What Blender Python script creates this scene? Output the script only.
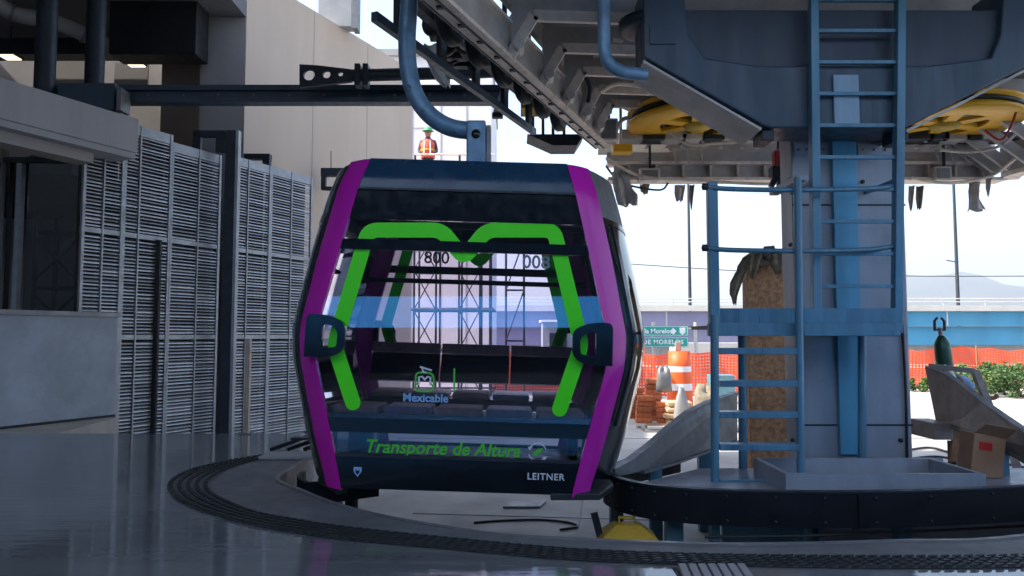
import bpy, bmesh, math, random
import numpy as np
from mathutils import Vector, Matrix
R = math.radians
random.seed(7)
sc = bpy.context.scene
for o in list(bpy.data.objects):
    bpy.data.objects.remove(o)
COL = sc.collection

# ------------------------------------------------------------------ camera
F, EYE, PITCH = 740.0, 1.05, math.atan(47 / 740.0)
cam = bpy.data.objects.new('camera', bpy.data.cameras.new('camera'))
COL.objects.link(cam)
cam.location = (0, 0, EYE)
cam.rotation_euler = (R(90) + PITCH, 0, 0)
cam.data.sensor_width = 36
cam.data.lens = F / 1024 * 36
cam.data.clip_start = 0.05
cam.data.clip_end = 20000
sc.camera = cam
sc.render.resolution_x, sc.render.resolution_y = 1024, 576

# ------------------------------------------------------------------ light
SUN_EL, SUN_AZ = 47.0, -100.0          # azimuth from +Y, clockwise: the sun stands to the left
w = bpy.data.worlds.new('World'); sc.world = w; w.use_nodes = True
nt = w.node_tree; nt.nodes.clear()
sky = nt.nodes.new('ShaderNodeTexSky'); sky.sky_type = 'NISHITA'; sky.sun_disc = False
sky.sun_elevation = R(SUN_EL); sky.sun_rotation = R(SUN_AZ)
sky.air_density = 1.0; sky.dust_density = 3.0; sky.ozone_density = 1.0
bg = nt.nodes.new('ShaderNodeBackground'); bg.inputs[1].default_value = 0.13
wo = nt.nodes.new('ShaderNodeOutputWorld')
nt.links.new(sky.outputs[0], bg.inputs[0]); nt.links.new(bg.outputs[0], wo.inputs[0])
sl = bpy.data.lights.new('sun', 'SUN'); sl.energy = 3.2; sl.angle = R(0.53); sl.color = (1, .94, .84)
sun = bpy.data.objects.new('sun', sl); COL.objects.link(sun)
sd = Vector((math.sin(R(SUN_AZ)) * math.cos(R(SUN_EL)), math.cos(R(SUN_AZ)) * math.cos(R(SUN_EL)), math.sin(R(SUN_EL))))
sun.rotation_euler = sd.to_track_quat('Z', 'Y').to_euler()
vs = sc.view_settings
vs.view_transform = 'Standard'; vs.look = 'None'; vs.gamma = 1; vs.use_curve_mapping = False
vs.exposure = 1.8
sc.render.engine = 'CYCLES'
sc.cycles.max_bounces = 8; sc.cycles.transparent_max_bounces = 24
sc.cycles.diffuse_bounces = 4; sc.cycles.glossy_bounces = 4

# ------------------------------------------------------------------ places
def at(px, py, Y):
    "the point at depth Y that stands at a given place of the photograph"
    u, v = (px - 512) / F, (288 - py) / F
    s, c = math.sin(PITCH), math.cos(PITCH)
    d = Vector((u, c - v * s, s + v * c)); d *= Y / d.y
    return Vector((d.x, Y, EYE + d.z))
def fl(px, py, z=0.0):
    "the point of the level z seen there"
    u, v = (px - 512) / F, (288 - py) / F
    s, c = math.sin(PITCH), math.cos(PITCH)
    d = Vector((u, c - v * s, s + v * c)); d *= (z - EYE) / d.z
    return Vector((d.x, d.y, z))
PIT = -0.75

# ------------------------------------------------------------------ materials
MATS = {}
def mat(name, col, rough=.6, metal=0., var=.18, scale=6., bump=.0, bscale=60., dirt=0., dirtcol=(.10, .07, .05), spec=.5, streak=False, rvar=.12):
    if name in MATS: return MATS[name]
    m = bpy.data.materials.new(name); m.use_nodes = True
    n, l = m.node_tree.nodes, m.node_tree.links
    b = n['Principled BSDF']
    b.inputs['Metallic'].default_value = metal
    b.inputs['Specular IOR Level'].default_value = spec
    tc = n.new('ShaderNodeTexCoord')
    mp = n.new('ShaderNodeMapping'); l.new(tc.outputs['Object'], mp.inputs[0])
    if streak: mp.inputs['Scale'].default_value = (1, 1, .12)
    nz = n.new('ShaderNodeTexNoise'); nz.inputs['Scale'].default_value = scale; nz.inputs['Detail'].default_value = 7
    nz.inputs['Roughness'].default_value = .62
    l.new(mp.outputs[0], nz.inputs['Vector'])
    cr = n.new('ShaderNodeValToRGB')
    cr.color_ramp.elements[0].position = .3; cr.color_ramp.elements[1].position = .72
    cr.color_ramp.elements[0].color = (*[c * (1 - var) for c in col], 1)
    cr.color_ramp.elements[1].color = (*[min(1, c * (1 + var)) for c in col], 1)
    l.new(nz.outputs['Fac'], cr.inputs[0])
    out = cr.outputs[0]
    if dirt:
        n2 = n.new('ShaderNodeTexNoise'); n2.inputs['Scale'].default_value = scale * .45; n2.inputs['Detail'].default_value = 9
        n2.inputs['Roughness'].default_value = .7
        l.new(tc.outputs['Object'], n2.inputs['Vector'])
        r2 = n.new('ShaderNodeValToRGB'); r2.color_ramp.elements[0].position = .5; r2.color_ramp.elements[1].position = .75
        r2.color_ramp.elements[0].color = (0, 0, 0, 1); r2.color_ramp.elements[1].color = (dirt, dirt, dirt, 1)
        l.new(n2.outputs['Fac'], r2.inputs[0])
        mx = n.new('ShaderNodeMixRGB'); mx.inputs[2].default_value = (*dirtcol, 1)
        l.new(r2.outputs[0], mx.inputs[0]); l.new(out, mx.inputs[1]); out = mx.outputs[0]
    l.new(out, b.inputs['Base Color'])
    mr = n.new('ShaderNodeMapRange'); mr.inputs[1].default_value = .3; mr.inputs[2].default_value = .7
    mr.inputs[3].default_value = max(.02, rough - rvar); mr.inputs[4].default_value = min(1, rough + rvar)
    n3 = n.new('ShaderNodeTexNoise'); n3.inputs['Scale'].default_value = scale * 2.3; n3.inputs['Detail'].default_value = 5
    l.new(mp.outputs[0], n3.inputs['Vector']); l.new(n3.outputs['Fac'], mr.inputs[0]); l.new(mr.outputs[0], b.inputs['Roughness'])
    if bump:
        n4 = n.new('ShaderNodeTexNoise'); n4.inputs['Scale'].default_value = bscale; n4.inputs['Detail'].default_value = 4
        l.new(tc.outputs['Object'], n4.inputs['Vector'])
        bp = n.new('ShaderNodeBump'); bp.inputs['Strength'].default_value = bump; bp.inputs['Distance'].default_value = .01
        l.new(n4.outputs['Fac'], bp.inputs['Height']); l.new(bp.outputs[0], b.inputs['Normal'])
    MATS[name] = m
    return m
def piece_variation(name, lo, hi):
    "each piece of the kind a little lighter or darker than its neighbours"
    m = MATS[name]; n, l = m.node_tree.nodes, m.node_tree.links; b = n['Principled BSDF']
    src = b.inputs['Base Color'].links[0].from_socket
    oi = n.new('ShaderNodeObjectInfo'); mr = n.new('ShaderNodeMapRange'); mr.inputs[3].default_value = lo; mr.inputs[4].default_value = hi
    l.new(oi.outputs['Random'], mr.inputs[0])
    mx = n.new('ShaderNodeVectorMath'); mx.operation = 'SCALE'; l.new(src, mx.inputs[0]); l.new(mr.outputs[0], mx.inputs['Scale']); l.new(mx.outputs[0], b.inputs['Base Color'])
def glass(name, tint, ior=1.6, rough=.0, body=0.0, bodycol=(.02, .02, .03)):
    m = bpy.data.materials.new(name); m.use_nodes = True
    n, l = m.node_tree.nodes, m.node_tree.links; n.clear()
    out = n.new('ShaderNodeOutputMaterial')
    tr = n.new('ShaderNodeBsdfTransparent'); tr.inputs[0].default_value = (*tint, 1)
    gl = n.new('ShaderNodeBsdfGlossy'); gl.inputs['Roughness'].default_value = rough; gl.inputs[0].default_value = (1, 1, 1, 1)
    df = n.new('ShaderNodeBsdfDiffuse'); df.inputs[0].default_value = (*bodycol, 1)
    fr = n.new('ShaderNodeFresnel'); fr.inputs[0].default_value = ior
    m0 = n.new('ShaderNodeMixShader'); m0.inputs[0].default_value = body
    l.new(tr.outputs[0], m0.inputs[1]); l.new(df.outputs[0], m0.inputs[2])
    m1 = n.new('ShaderNodeMixShader'); l.new(fr.outputs[0], m1.inputs[0])
    l.new(m0.outputs[0], m1.inputs[1]); l.new(gl.outputs[0], m1.inputs[2]); l.new(m1.outputs[0], out.inputs[0])
    MATS[name] = m
    return m
M = MATS
mat('navy', (.034, .062, .098), .42, .0, .25, 5, .05, 90, .25, (.05, .05, .05), streak=True)
mat('steel_dark', (.022, .032, .044), .5, .3, .3, 6, .08, 60, .3, (.07, .05, .04))
mat('steel_grey', (.20, .205, .215), .48, .45, .2, 5, .05, 70, .35, (.10, .08, .065))
mat('galv', (.55, .53, .50), .5, .1, .2, 14, .03, 60, .3, (.20, .15, .11))
mat('cream', (.80, .70, .61), .6, .0, .15, 8, .05, 50, .55, (.16, .12, .09))
mat('column', (.255, .29, .345), .42, .1, .22, 3, .06, 50, .55, (.13, .15, .18), streak=True)
mat('blue', (.075, .20, .30), .36, .1, .3, 7, .05, 80, .5, (.16, .24, .30), streak=True)
mat('blue_light', (.09, .33, .53), .4, .0, .2, 4, .03, 60, .2, (.08, .2, .3), streak=True)
mat('hanger', (.13, .25, .38), .4, .2, .3, 9, .06, 70, .5, (.25, .32, .4))
mat('band', (.004, .006, .011), .55, .0, .3, 4, .03, 40, .2, (.012, .013, .016), spec=.25)
mat('purple', (.50, .012, .36), .2, .0, .1, 3, 0, 10, .3, (.36, .05, .28), rvar=.08, streak=True)
mat('green', (.07, .78, .002), .35, .0, .04, 3, rvar=.05)
mat('cabin_black', (.005, .009, .014), .16, .0, .2, 6, 0, 50, .10, (.02, .025, .03), rvar=.06)
mat('roof_navy', (.010, .042, .085), .26, .0, .12, 3, 0, 30, .2, (.04, .07, .1), rvar=.1)
mat('rubber', (.014, .018, .022), .55, .0, .3, 12, .1, 90)
mat('seat', (.30, .21, .19), .55, .0, .25, 16, .1, 120)
mat('seat_blue', (.16, .21, .27), .35, .0, .2, 12)
mat('decal_white', (.55, .60, .66), .5, .0, .05, 5)
mat('decal_dark', (.06, .065, .09), .5, .0, .05, 5)
mat('decal_pale', (.17, .19, .25), .5, .0, .05, 5)
mat('decal_green', (.06, .50, .03), .5, .0, .05, 5)
mat('decal_blue', (.22, .42, .72), .5, .0, .05, 5)
mat('louvre', (.44, .445, .455), .42, .25, .3, 4, .04, 40, .35, (.18, .17, .17))
mat('louvre_frame', (.31, .325, .345), .45, .35, .2, 5, .04, 40, .3, (.2, .18, .17))
mat('concrete', (.33, .33, .335), .82, 0, .16, 2.2, .2, 40, .4, (.20, .195, .19), streak=True)
mat('concrete_blue', (.33, .355, .38), .7, 0, .25, 1.3, .2, 30, .8, (.19, .21, .23))
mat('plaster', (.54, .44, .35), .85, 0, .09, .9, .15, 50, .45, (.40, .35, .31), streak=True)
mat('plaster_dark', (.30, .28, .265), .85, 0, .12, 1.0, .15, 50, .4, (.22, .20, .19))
mat('white_wall', (.74, .73, .75), .8, 0, .06, .6, .1, 40, .3, (.6, .58, .6))
mat('tan', (.36, .31, .26), .85, 0, .2, 3, .25, 40, .5, (.25, .2, .16))
mat('pit', (.40, .385, .36), .75, 0, .25, 1.1, .15, 30, .7, (.25, .245, .235))
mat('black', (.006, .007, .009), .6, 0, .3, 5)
mat('brown_steel', (.24, .215, .205), .5, .3, .25, 5, .1, 50, .4, (.2, .11, .05))
mat('rusty', (.23, .12, .06), .75, .1, .4, 9, .2, 50, .6, (.14, .07, .035))
mat('yellow', (.88, .46, .012), .42, 0, .1, 5, .04, 40, .35, (.45, .21, .01))
mat('yellow_dull', (.50, .32, .02), .55, 0, .2, 9, .06, 40, .4, (.2, .12, .02))
mat('orange', (.85, .12, .02), .55, 0, .12, 6)
mat('orange_pale', (.75, .22, .10), .7, 0, .2, 8)
mat('white', (.84, .84, .84), .55, 0, .06, 5)
mat('cloth', (.58, .54, .50), .85, 0, .2, 10, .3, 30)
mat('brick', (.50, .15, .06), .85, 0, .3, 14, .3, 60, .3, (.6, .3, .18))
mat('wood', (.30, .16, .075), .75, 0, .35, 8, .2, 40, .3, (.16, .08, .04))
mat('osb', (.46, .25, .13), .8, 0, .5, 22, .25, 60, .5, (.18, .085, .045))
mat('rag', (.27, .23, .17), .95, 0, .4, 14, .4, 40)
mat('cardboard', (.30, .18, .11), .85, 0, .12, 6, .1, 60)
mat('red', (.45, .02, .02), .5, 0, .1, 5)
mat('sign_green', (.004, .36, .28), .4, 0, .06, 5)
mat('viaduct_purple', (.19, .19, .31), .6, 0, .15, .5, .05, 20, .6, (.30, .28, .38), streak=True)
mat('viaduct_blue', (.045, .24, .41), .55, 0, .2, .5, .05, 20, .5, (.10, .30, .45), streak=True)
mat('concrete_pale', (.50, .48, .45), .85, 0, .12, .8, .1, 20, .3, (.36, .33, .3))
mat('bottle_green', (.012, .06, .04), .35, .2, .2, 8)
mat('vest', (.75, .11, .06), .8, 0, .15, 12)
mat('skin', (.35, .19, .13), .6, 0, .05, 8)
mat('helmet', (.05, .32, .14), .35, 0, .05, 8)
mat('trousers', (.05, .06, .09), .9, 0, .2, 10)
mat('leaf', (.055, .115, .03), .65, 0, .45, 9)
mat('bark', (.11, .08, .055), .9, 0, .3, 8)
mat('hill', (.07, .09, .10), .95, 0, .3, .004)
mat('plinth', (.27, .28, .30), .75, 0, .15, 4, .1, 40, .3, (.18, .18, .19))
mat('hose', (.012, .012, .014), .5)
mat('backdrop', (.02, .32, .85), .5, 0, .05, 1)
mat('ceiling', (.16, .165, .18), .85, 0, .15, 1.5)
mat('station_metal', (.44, .425, .41), .55, .0, .2, 3, .04, 40, .5, (.16, .14, .125))
piece_variation('louvre', .55, 1.3); piece_variation('brick', .75, 1.2); piece_variation('wood', .7, 1.2)
glass('glass_front', (.92, .91, .97), 1.85)
glass('glass_side', (.55, .55, .60), 1.9, .02, .12, (.12, .12, .13))
glass('glass_low', (.80, .82, .88), 1.5)
glass('glass_back', (.94, .92, .98), 1.3)
glass('glass_room', (.55, .60, .62), 1.5)
def back_decal():
    m = bpy.data.materials.new('green_back'); m.use_nodes = True
    n, l = m.node_tree.nodes, m.node_tree.links; n.clear()
    out = n.new('ShaderNodeOutputMaterial'); d = n.new('ShaderNodeBsdfDiffuse'); t = n.new('ShaderNodeBsdfTranslucent'); mx = n.new('ShaderNodeMixShader')
    d.inputs[0].default_value = (.012, .40, .004, 1); t.inputs[0].default_value = (.012, .30, .004, 1); mx.inputs[0].default_value = .4
    l.new(d.outputs[0], mx.inputs[1]); l.new(t.outputs[0], mx.inputs[2]); l.new(mx.outputs[0], out.inputs[0]); MATS['green_back'] = m
back_decal()
def lamp_mat():
    m = bpy.data.materials.new('lamp_glow'); m.use_nodes = True
    b = m.node_tree.nodes['Principled BSDF']; b.inputs['Base Color'].default_value = (.8, .75, .65, 1)
    b.inputs['Emission Color'].default_value = (1, .85, .65, 1); b.inputs['Emission Strength'].default_value = .5
    MATS['lamp_glow'] = m
lamp_mat()
def floor_mat():
    m = bpy.data.materials.new('polished'); m.use_nodes = True
    n, l = m.node_tree.nodes, m.node_tree.links; b = n['Principled BSDF']
    tc = n.new('ShaderNodeTexCoord')
    def noise(scale, detail, rough, sc=(1, 1, 1), rot=0):
        mp = n.new('ShaderNodeMapping'); mp.inputs['Scale'].default_value = sc; mp.inputs['Rotation'].default_value = (0, 0, rot)
        a = n.new('ShaderNodeTexNoise'); a.inputs['Scale'].default_value = scale; a.inputs['Detail'].default_value = detail; a.inputs['Roughness'].default_value = rough
        l.new(tc.outputs['Object'], mp.inputs[0]); l.new(mp.outputs[0], a.inputs['Vector']); return a.outputs['Fac']
    def ramp(src, p0, p1, c0, c1):
        r = n.new('ShaderNodeValToRGB'); r.color_ramp.elements[0].position = p0; r.color_ramp.elements[1].position = p1
        r.color_ramp.elements[0].color = (*c0, 1); r.color_ramp.elements[1].color = (*c1, 1); l.new(src, r.inputs[0]); return r.outputs[0]
    def mix(f, a, col):
        x = n.new('ShaderNodeMixRGB'); l.new(f, x.inputs[0]); l.new(a, x.inputs[1]); x.inputs[2].default_value = (*col, 1); return x.outputs[0]
    base = ramp(noise(.55, 9, .66, (.6, 1.5, 1)), .28, .74, (.085, .10, .112), (.19, .205, .215))
    scuff = noise(2.6, 11, .74, (.3, 2.4, 1), .22)
    base = mix(ramp(scuff, .55, .76, (0, 0, 0), (.6, .6, .6)), base, (.27, .275, .28))
    dust = noise(9, 8, .8, (1, 1.4, 1)); base = mix(ramp(dust, .60, .78, (0, 0, 0), (.35, .35, .35)), base, (.30, .29, .27))
    dark = noise(1.3, 8, .7, (.5, 1.7, 1), -.1); base = mix(ramp(dark, .60, .74, (0, 0, 0), (.55, .55, .55)), base, (.045, .05, .058))
    l.new(base, b.inputs['Base Color'])
    mr = n.new('ShaderNodeMapRange'); mr.inputs[1].default_value = .32; mr.inputs[2].default_value = .72; mr.inputs[3].default_value = .02; mr.inputs[4].default_value = .15
    l.new(scuff, mr.inputs[0]); l.new(mr.outputs[0], b.inputs['Roughness'])
    b.inputs['Specular IOR Level'].default_value = .95
    w4 = n.new('ShaderNodeTexNoise'); w4.inputs['Scale'].default_value = 7; w4.inputs['Detail'].default_value = 2
    mp = n.new('ShaderNodeMapping'); mp.inputs['Scale'].default_value = (.5, 2.2, 1); mp.inputs['Rotation'].default_value = (0, 0, .3); l.new(tc.outputs['Object'], mp.inputs[0]); l.new(mp.outputs[0], w4.inputs['Vector'])
    bp = n.new('ShaderNodeBump'); bp.inputs['Strength'].default_value = .10; bp.inputs['Distance'].default_value = .01
    l.new(w4.outputs['Fac'], bp.inputs['Height']); l.new(bp.outputs[0], b.inputs['Normal'])
    MATS['polished'] = m
floor_mat()
def net_mat():
    m = bpy.data.materials.new('net'); m.use_nodes = True
    n, l = m.node_tree.nodes, m.node_tree.links; b = n['Principled BSDF']
    b.inputs['Base Color'].default_value = (.85, .10, .03, 1); b.inputs['Roughness'].default_value = .7
    MATS['net'] = m
net_mat()

# ------------------------------------------------------------------ mesh helpers
class MB:
    def __init__(s): s.v = []; s.f = []; s.sm = []
    def add(s, vs, fs, smooth=False):
        k = len(s.v); s.v += [tuple(p) for p in vs]
        for f in fs: s.f.append(tuple(i + k for i in f)); s.sm.append(smooth)
        return s
    def box(s, a, b):
        x0, y0, z0 = a; x1, y1, z1 = b
        v = [(x0, y0, z0), (x1, y0, z0), (x1, y1, z0), (x0, y1, z0), (x0, y0, z1), (x1, y0, z1), (x1, y1, z1), (x0, y1, z1)]
        return s.add(v, [(0, 3, 2, 1), (4, 5, 6, 7), (0, 1, 5, 4), (1, 2, 6, 5), (2, 3, 7, 6), (3, 0, 4, 7)])
    def bar(s, p, q, wd, ht, up=(0, 0, 1)):
        "a straight bar from p to q, wd across and ht along up"
        p, q = Vector(p), Vector(q); d = (q - p).normalized(); up = Vector(up)
        if abs(d.dot(up)) > .98: up = Vector((0, 1, 0))
        x = d.cross(up).normalized(); u = x.cross(d).normalized()
        v = []
        for c in (p, q):
            for a, b in ((-1, -1), (1, -1), (1, 1), (-1, 1)): v.append(c + x * (a * wd / 2) + u * (b * ht / 2))
        return s.add(v, [(0, 1, 2, 3), (7, 6, 5, 4), (0, 4, 5, 1), (1, 5, 6, 2), (2, 6, 7, 3), (3, 7, 4, 0)])
    def tube(s, pts, r, n=8, cap=True, r2=None, square=False):
        pts = [Vector(p) for p in pts]; rings = []
        N = len(pts)
        d0 = (pts[1] - pts[0]).normalized()
        up = Vector((0, 0, 1)) if abs(d0.z) < .9 else Vector((0, 1, 0))
        x = d0.cross(up).normalized()
        for i, p in enumerate(pts):
            a = pts[max(0, i - 1)]; b = pts[min(N - 1, i + 1)]
            d = (b - a).normalized(); x = (x - d * x.dot(d)).normalized(); y = d.cross(x)
            rr = r if r2 is None else r + (r2 - r) * i / (N - 1)
            if callable(r): rr = r(i / (N - 1))
            off = math.pi / n if square else 0
            rings.append([p + (x * math.cos(2 * math.pi * k / n + off) + y * math.sin(2 * math.pi * k / n + off)) * rr for k in range(n)])
        v = [q for rg in rings for q in rg]; f = []
        for i in range(N - 1):
            for k in range(n):
                f.append((i * n + k, i * n + (k + 1) % n, (i + 1) * n + (k + 1) % n, (i + 1) * n + k))
        s.add(v, f, not square)
        if cap:
            s.add(rings[0], [tuple(range(n - 1, -1, -1))]); s.add(rings[-1], [tuple(range(n))])
        return s
    def prism(s, poly, axis, a, b):
        "a polygon in the two other axes, extruded from a to b along axis (0 x, 1 y, 2 z)"
        n = len(poly)
        def mk(p, t):
            if axis == 0: return (t, p[0], p[1])
            if axis == 1: return (p[0], t, p[1])
            return (p[0], p[1], t)
        v = [mk(p, a) for p in poly] + [mk(p, b) for p in poly]
        f = [tuple(range(n)), tuple(range(2 * n - 1, n - 1, -1))] + [(i, n + i, n + (i + 1) % n, (i + 1) % n) for i in range(n)]
        return s.add(v, f)
    def plate(s, poly3, thick):
        "a flat 3-d outline with thickness along the given vector"
        n = len(poly3); t = Vector(thick)
        v = [Vector(p) for p in poly3] + [Vector(p) + t for p in poly3]
        return s.add(v, [tuple(range(n)), tuple(range(2 * n - 1, n - 1, -1))] + [(i, n + i, n + (i + 1) % n, (i + 1) % n) for i in range(n)])
    def lathe(s, prof, c, axis=2, n=32, a0=0, a1=2 * math.pi, smooth=True):
        "(radius, height) pairs round an axis through c"
        full = abs(a1 - a0 - 2 * math.pi) < 1e-6; v = []; f = []; m = len(prof); K = n if full else n + 1
        for i in range(K):
            t = a0 + (a1 - a0) * i / n
            for r, h in prof:
                p = (r * math.cos(t), r * math.sin(t), h)
                if axis == 0: p = (p[2], p[0], p[1])
                if axis == 1: p = (p[0], p[2], p[1])
                v.append((p[0] + c[0], p[1] + c[1], p[2] + c[2]))
        for i in range(n):
            for j in range(m - 1):
                a = i * m + j; b = ((i + 1) % K) * m + j
                f.append((a, b, b + 1, a + 1))
        return s.add(v, f, smooth)
    def strip(s, pts, z0, z1, wd):
        "an upright band along plan points, wd thick to the left of travel"
        P = [Vector((p[0], p[1], 0)) for p in pts]; n = len(P); v = []
        for i, p in enumerate(P):
            d = (P[min(n - 1, i + 1)] - P[max(0, i - 1)]).normalized(); nn = Vector((-d.y, d.x, 0)) * wd
            for q in (p, p + nn):
                v += [(q.x, q.y, z0), (q.x, q.y, z1)]
        f = []
        for i in range(n - 1):
            a, b = i * 4, (i + 1) * 4
            f += [(a, b, b + 1, a + 1), (a + 2, a + 3, b + 3, b + 2), (a + 1, b + 1, b + 3, a + 3), (a, a + 2, b + 2, b)]
        f += [(0, 1, 3, 2), ((n - 1) * 4, (n - 1) * 4 + 2, (n - 1) * 4 + 3, (n - 1) * 4 + 1)]
        return s.add(v, f)
    def build(s, name, m, parent=None, world=True, bevel=0, origin=None, smooth=None, recalc=True):
        o0 = Vector((0, 0, 0))
        if parent is not None and world:
            r = parent
            while r is not None: o0 += r.location; r = r.parent
        elif parent is None:
            if origin is None:
                A = np.array(s.v); lo, hi = A.min(0), A.max(0)
                origin = ((lo[0] + hi[0]) / 2, (lo[1] + hi[1]) / 2, lo[2])
            o0 = Vector(origin)
        me = bpy.data.meshes.new(name)
        me.from_pydata([(p[0] - o0.x, p[1] - o0.y, p[2] - o0.z) for p in s.v], [], s.f)
        bm = bmesh.new(); bm.from_mesh(me)
        if recalc: bmesh.ops.recalc_face_normals(bm, faces=bm.faces)
        bm.to_mesh(me); bm.free()
        me.polygons.foreach_set('use_smooth', s.sm if smooth is None else [smooth] * len(s.sm))
        me.materials.append(M[m] if isinstance(m, str) else m); me.update()
        o = bpy.data.objects.new(name, me); COL.objects.link(o)
        if parent is not None: o.parent = parent
        else: o.location = o0
        if bevel:
            bv = o.modifiers.new('bevel', 'BEVEL'); bv.width = bevel; bv.segments = 2; bv.limit_method = 'ANGLE'; bv.angle_limit = R(40)
        return o
def tag(o, label=None, cat=None, group=None, kind=None):
    if label: o['label'] = label
    if cat: o['category'] = cat
    if group: o['group'] = group
    if kind: o['kind'] = kind
    return o
def thing(name, label, cat, loc, group=None, rot=(0, 0, 0)):
    o = bpy.data.objects.new(name, None); COL.objects.link(o); o.location = loc; o.rotation_euler = rot
    o.empty_display_size = .1
    return tag(o, label, cat, group)
def text(name, body, size, m, parent, mtx, bold=0.0, shear=0, align='CENTER', extrude=.001):
    c = bpy.data.curves.new(name, 'FONT'); c.body = body; c.size = size; c.align_x = align; c.align_y = 'CENTER'
    c.space_character = 1.12 if body.isupper() else 1.0; c.offset = bold; c.shear = shear; c.extrude = extrude; c.resolution_u = 3
    c.materials.append(M[m])
    tmp = bpy.data.objects.new('tmp', c); COL.objects.link(tmp)
    me = bpy.data.meshes.new_from_object(tmp.evaluated_get(bpy.context.evaluated_depsgraph_get()))
    bpy.data.objects.remove(tmp); bpy.data.curves.remove(c)
    o = bpy.data.objects.new(name, me); COL.objects.link(o); o.parent = parent; o.matrix_local = mtx
    return o
FRONT = Matrix.Rotation(R(90), 4, 'X')          # lettering that faces -Y
def fillet(pts, r, n=5):
    P = [Vector(p) for p in pts]; out = [P[0]]
    for i in range(1, len(P) - 1):
        a, b, c = P[i - 1], P[i], P[i + 1]
        d1 = (a - b); d2 = (c - b); t = min(r, d1.length * .49, d2.length * .49)
        p, q = b + d1.normalized() * t, b + d2.normalized() * t
        for k in range(n + 1):
            u = k / n; out.append(p * (1 - u) ** 2 + b * 2 * u * (1 - u) + q * u * u)
    out.append(P[-1]); return out
def spline(pts, n=8):
    P = [Vector(p) for p in pts]; out = []
    for i in range(len(P) - 1):
        a, b, c, d = P[max(0, i - 1)], P[i], P[i + 1], P[min(len(P) - 1, i + 2)]
        for k in range(n):
            t = k / n
            out.append(.5 * ((2 * b) + (c - a) * t + (2 * a - 5 * b + 4 * c - d) * t * t + (3 * b - a - 3 * c + d) * t ** 3))
    out.append(P[-1]); return out
def ribbon(pts, wd):
    "left and right outlines of a stroke in the plane"
    n = len(pts); L, Rr = [], []
    for i, p in enumerate(pts):
        d = (pts[min(n - 1, i + 1)] - pts[max(0, i - 1)]).normalized()
        if 0 < i < n - 1:
            d1 = (p - pts[i - 1]).normalized(); d2 = (pts[i + 1] - p).normalized(); m_ = max(.5, math.sqrt(max(.05, (1 + d1.dot(d2)) / 2)))
        else: m_ = 1
        nn = Vector((-d.y, d.x)) * (wd / 2 / m_)
        L.append(p + nn); Rr.append(p - nn)
    return L, Rr
U = Vector((.457, 1, 0)).normalized()           # the direction in which the left-hand building runs
UN = Vector((U.y, -U.x, 0))                     # its outward normal (towards the cabin)

# ================================================================== SETTING
# the yard, one sheet to the horizon
m = MB(); G = 9000
m.add([(-G, -G, PIT), (G, -G, PIT), (G, G, PIT), (-G, G, PIT)], [(0, 1, 2, 3)])
tag(m.build('ground', 'pit', origin=(0, 0, PIT)), kind='structure')

pit_edge = [Vector((-1.95, 7.2, 0)), Vector((-1.78, 6.6, 0)), Vector((-1.74, 5.9, 0)), fl(275, 480), fl(300, 492), fl(339, 507), fl(398, 521), fl(495, 536), fl(597, 542), fl(700, 546), fl(790, 546), fl(900, 543), fl(1024, 538), Vector((4.2, 4.6, 0)), Vector((5.6, 5.8, 0)), Vector((6.4, 7.2, 0))]
pe = spline(pit_edge, 6)
plat = MB()
far = fl(150, 433.5).y
poly = [(-14, far)] + [(-2.05, far)] + [(p.x, p.y) for p in pe] + [(9, 7.2), (9, -10), (-14, -10)]
plat.prism(poly[::-1], 2, PIT + .001, 0)
platform = tag(plat.build('platform', 'polished', origin=(0, 0, 0)), kind='structure')
# metal edging round the pit
m = MB(); m.strip([(p.x, p.y) for p in pe], -.22, .012, .03)
m.build('edging', 'steel_grey', platform)
# smooth concrete margin between the edging and the ribbed strip
bo = spline([fl(262, 456), fl(225, 462), fl(189, 471), fl(169, 482), fl(170, 494), fl(186, 505), fl(232, 521), fl(286, 532), fl(340, 540), fl(437, 549), fl(573, 561), fl(700, 566), fl(850, 569), fl(1024, 568), fl(1150, 560)], 8)
bi = spline([fl(270, 458), fl(247, 464), fl(226, 472), fl(212, 482), fl(213, 492), fl(228, 501), fl(260, 513.5), fl(300, 521), fl(345, 528), fl(437, 538), fl(573, 550.5), fl(700, 555.5), fl(850, 557.5), fl(1024, 556), fl(1150, 548)], 8)
def band_faces(A, B, z):
    mm = MB(); n = len(A)
    v = [(p.x, p.y, z) for p in A] + [(p.x, p.y, z) for p in B]
    return mm.add(v, [(i, i + 1, n + i + 1, n + i) for i in range(n - 1)])
mg = MB()
def arclen(P):
    s = [0]
    for i in range(1, len(P)): s.append(s[-1] + (P[i] - P[i - 1]).length)
    return s
def samp(P, S, t):
    t = max(0, min(S[-1] - 1e-6, t)); i = int(np.searchsorted(S, t, side='right')) - 1; i = min(i, len(P) - 2)
    return P[i].lerp(P[i + 1], (t - S[i]) / max(1e-9, S[i + 1] - S[i]))
i0 = min(range(len(pe)), key=lambda k: (pe[k] - Vector((-1.8, 6.5, 0))).length); i1 = min(range(len(pe)), key=lambda k: (pe[k] - bi[-1]).length)
pq = pe[i0:i1 + 1]; sq_ = arclen(pq)
ins, tb_ = [], arclen(bi)
for t_ in tb_: ins.append(samp(pq, sq_, sq_[-1] * t_ / tb_[-1]))
band_faces(bi, ins, .004).build('margin', mat('margin', (.115, .125, .135), .6, 0, .2, 3, .1, 50, .3, (.07, .075, .08)), platform)
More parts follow.
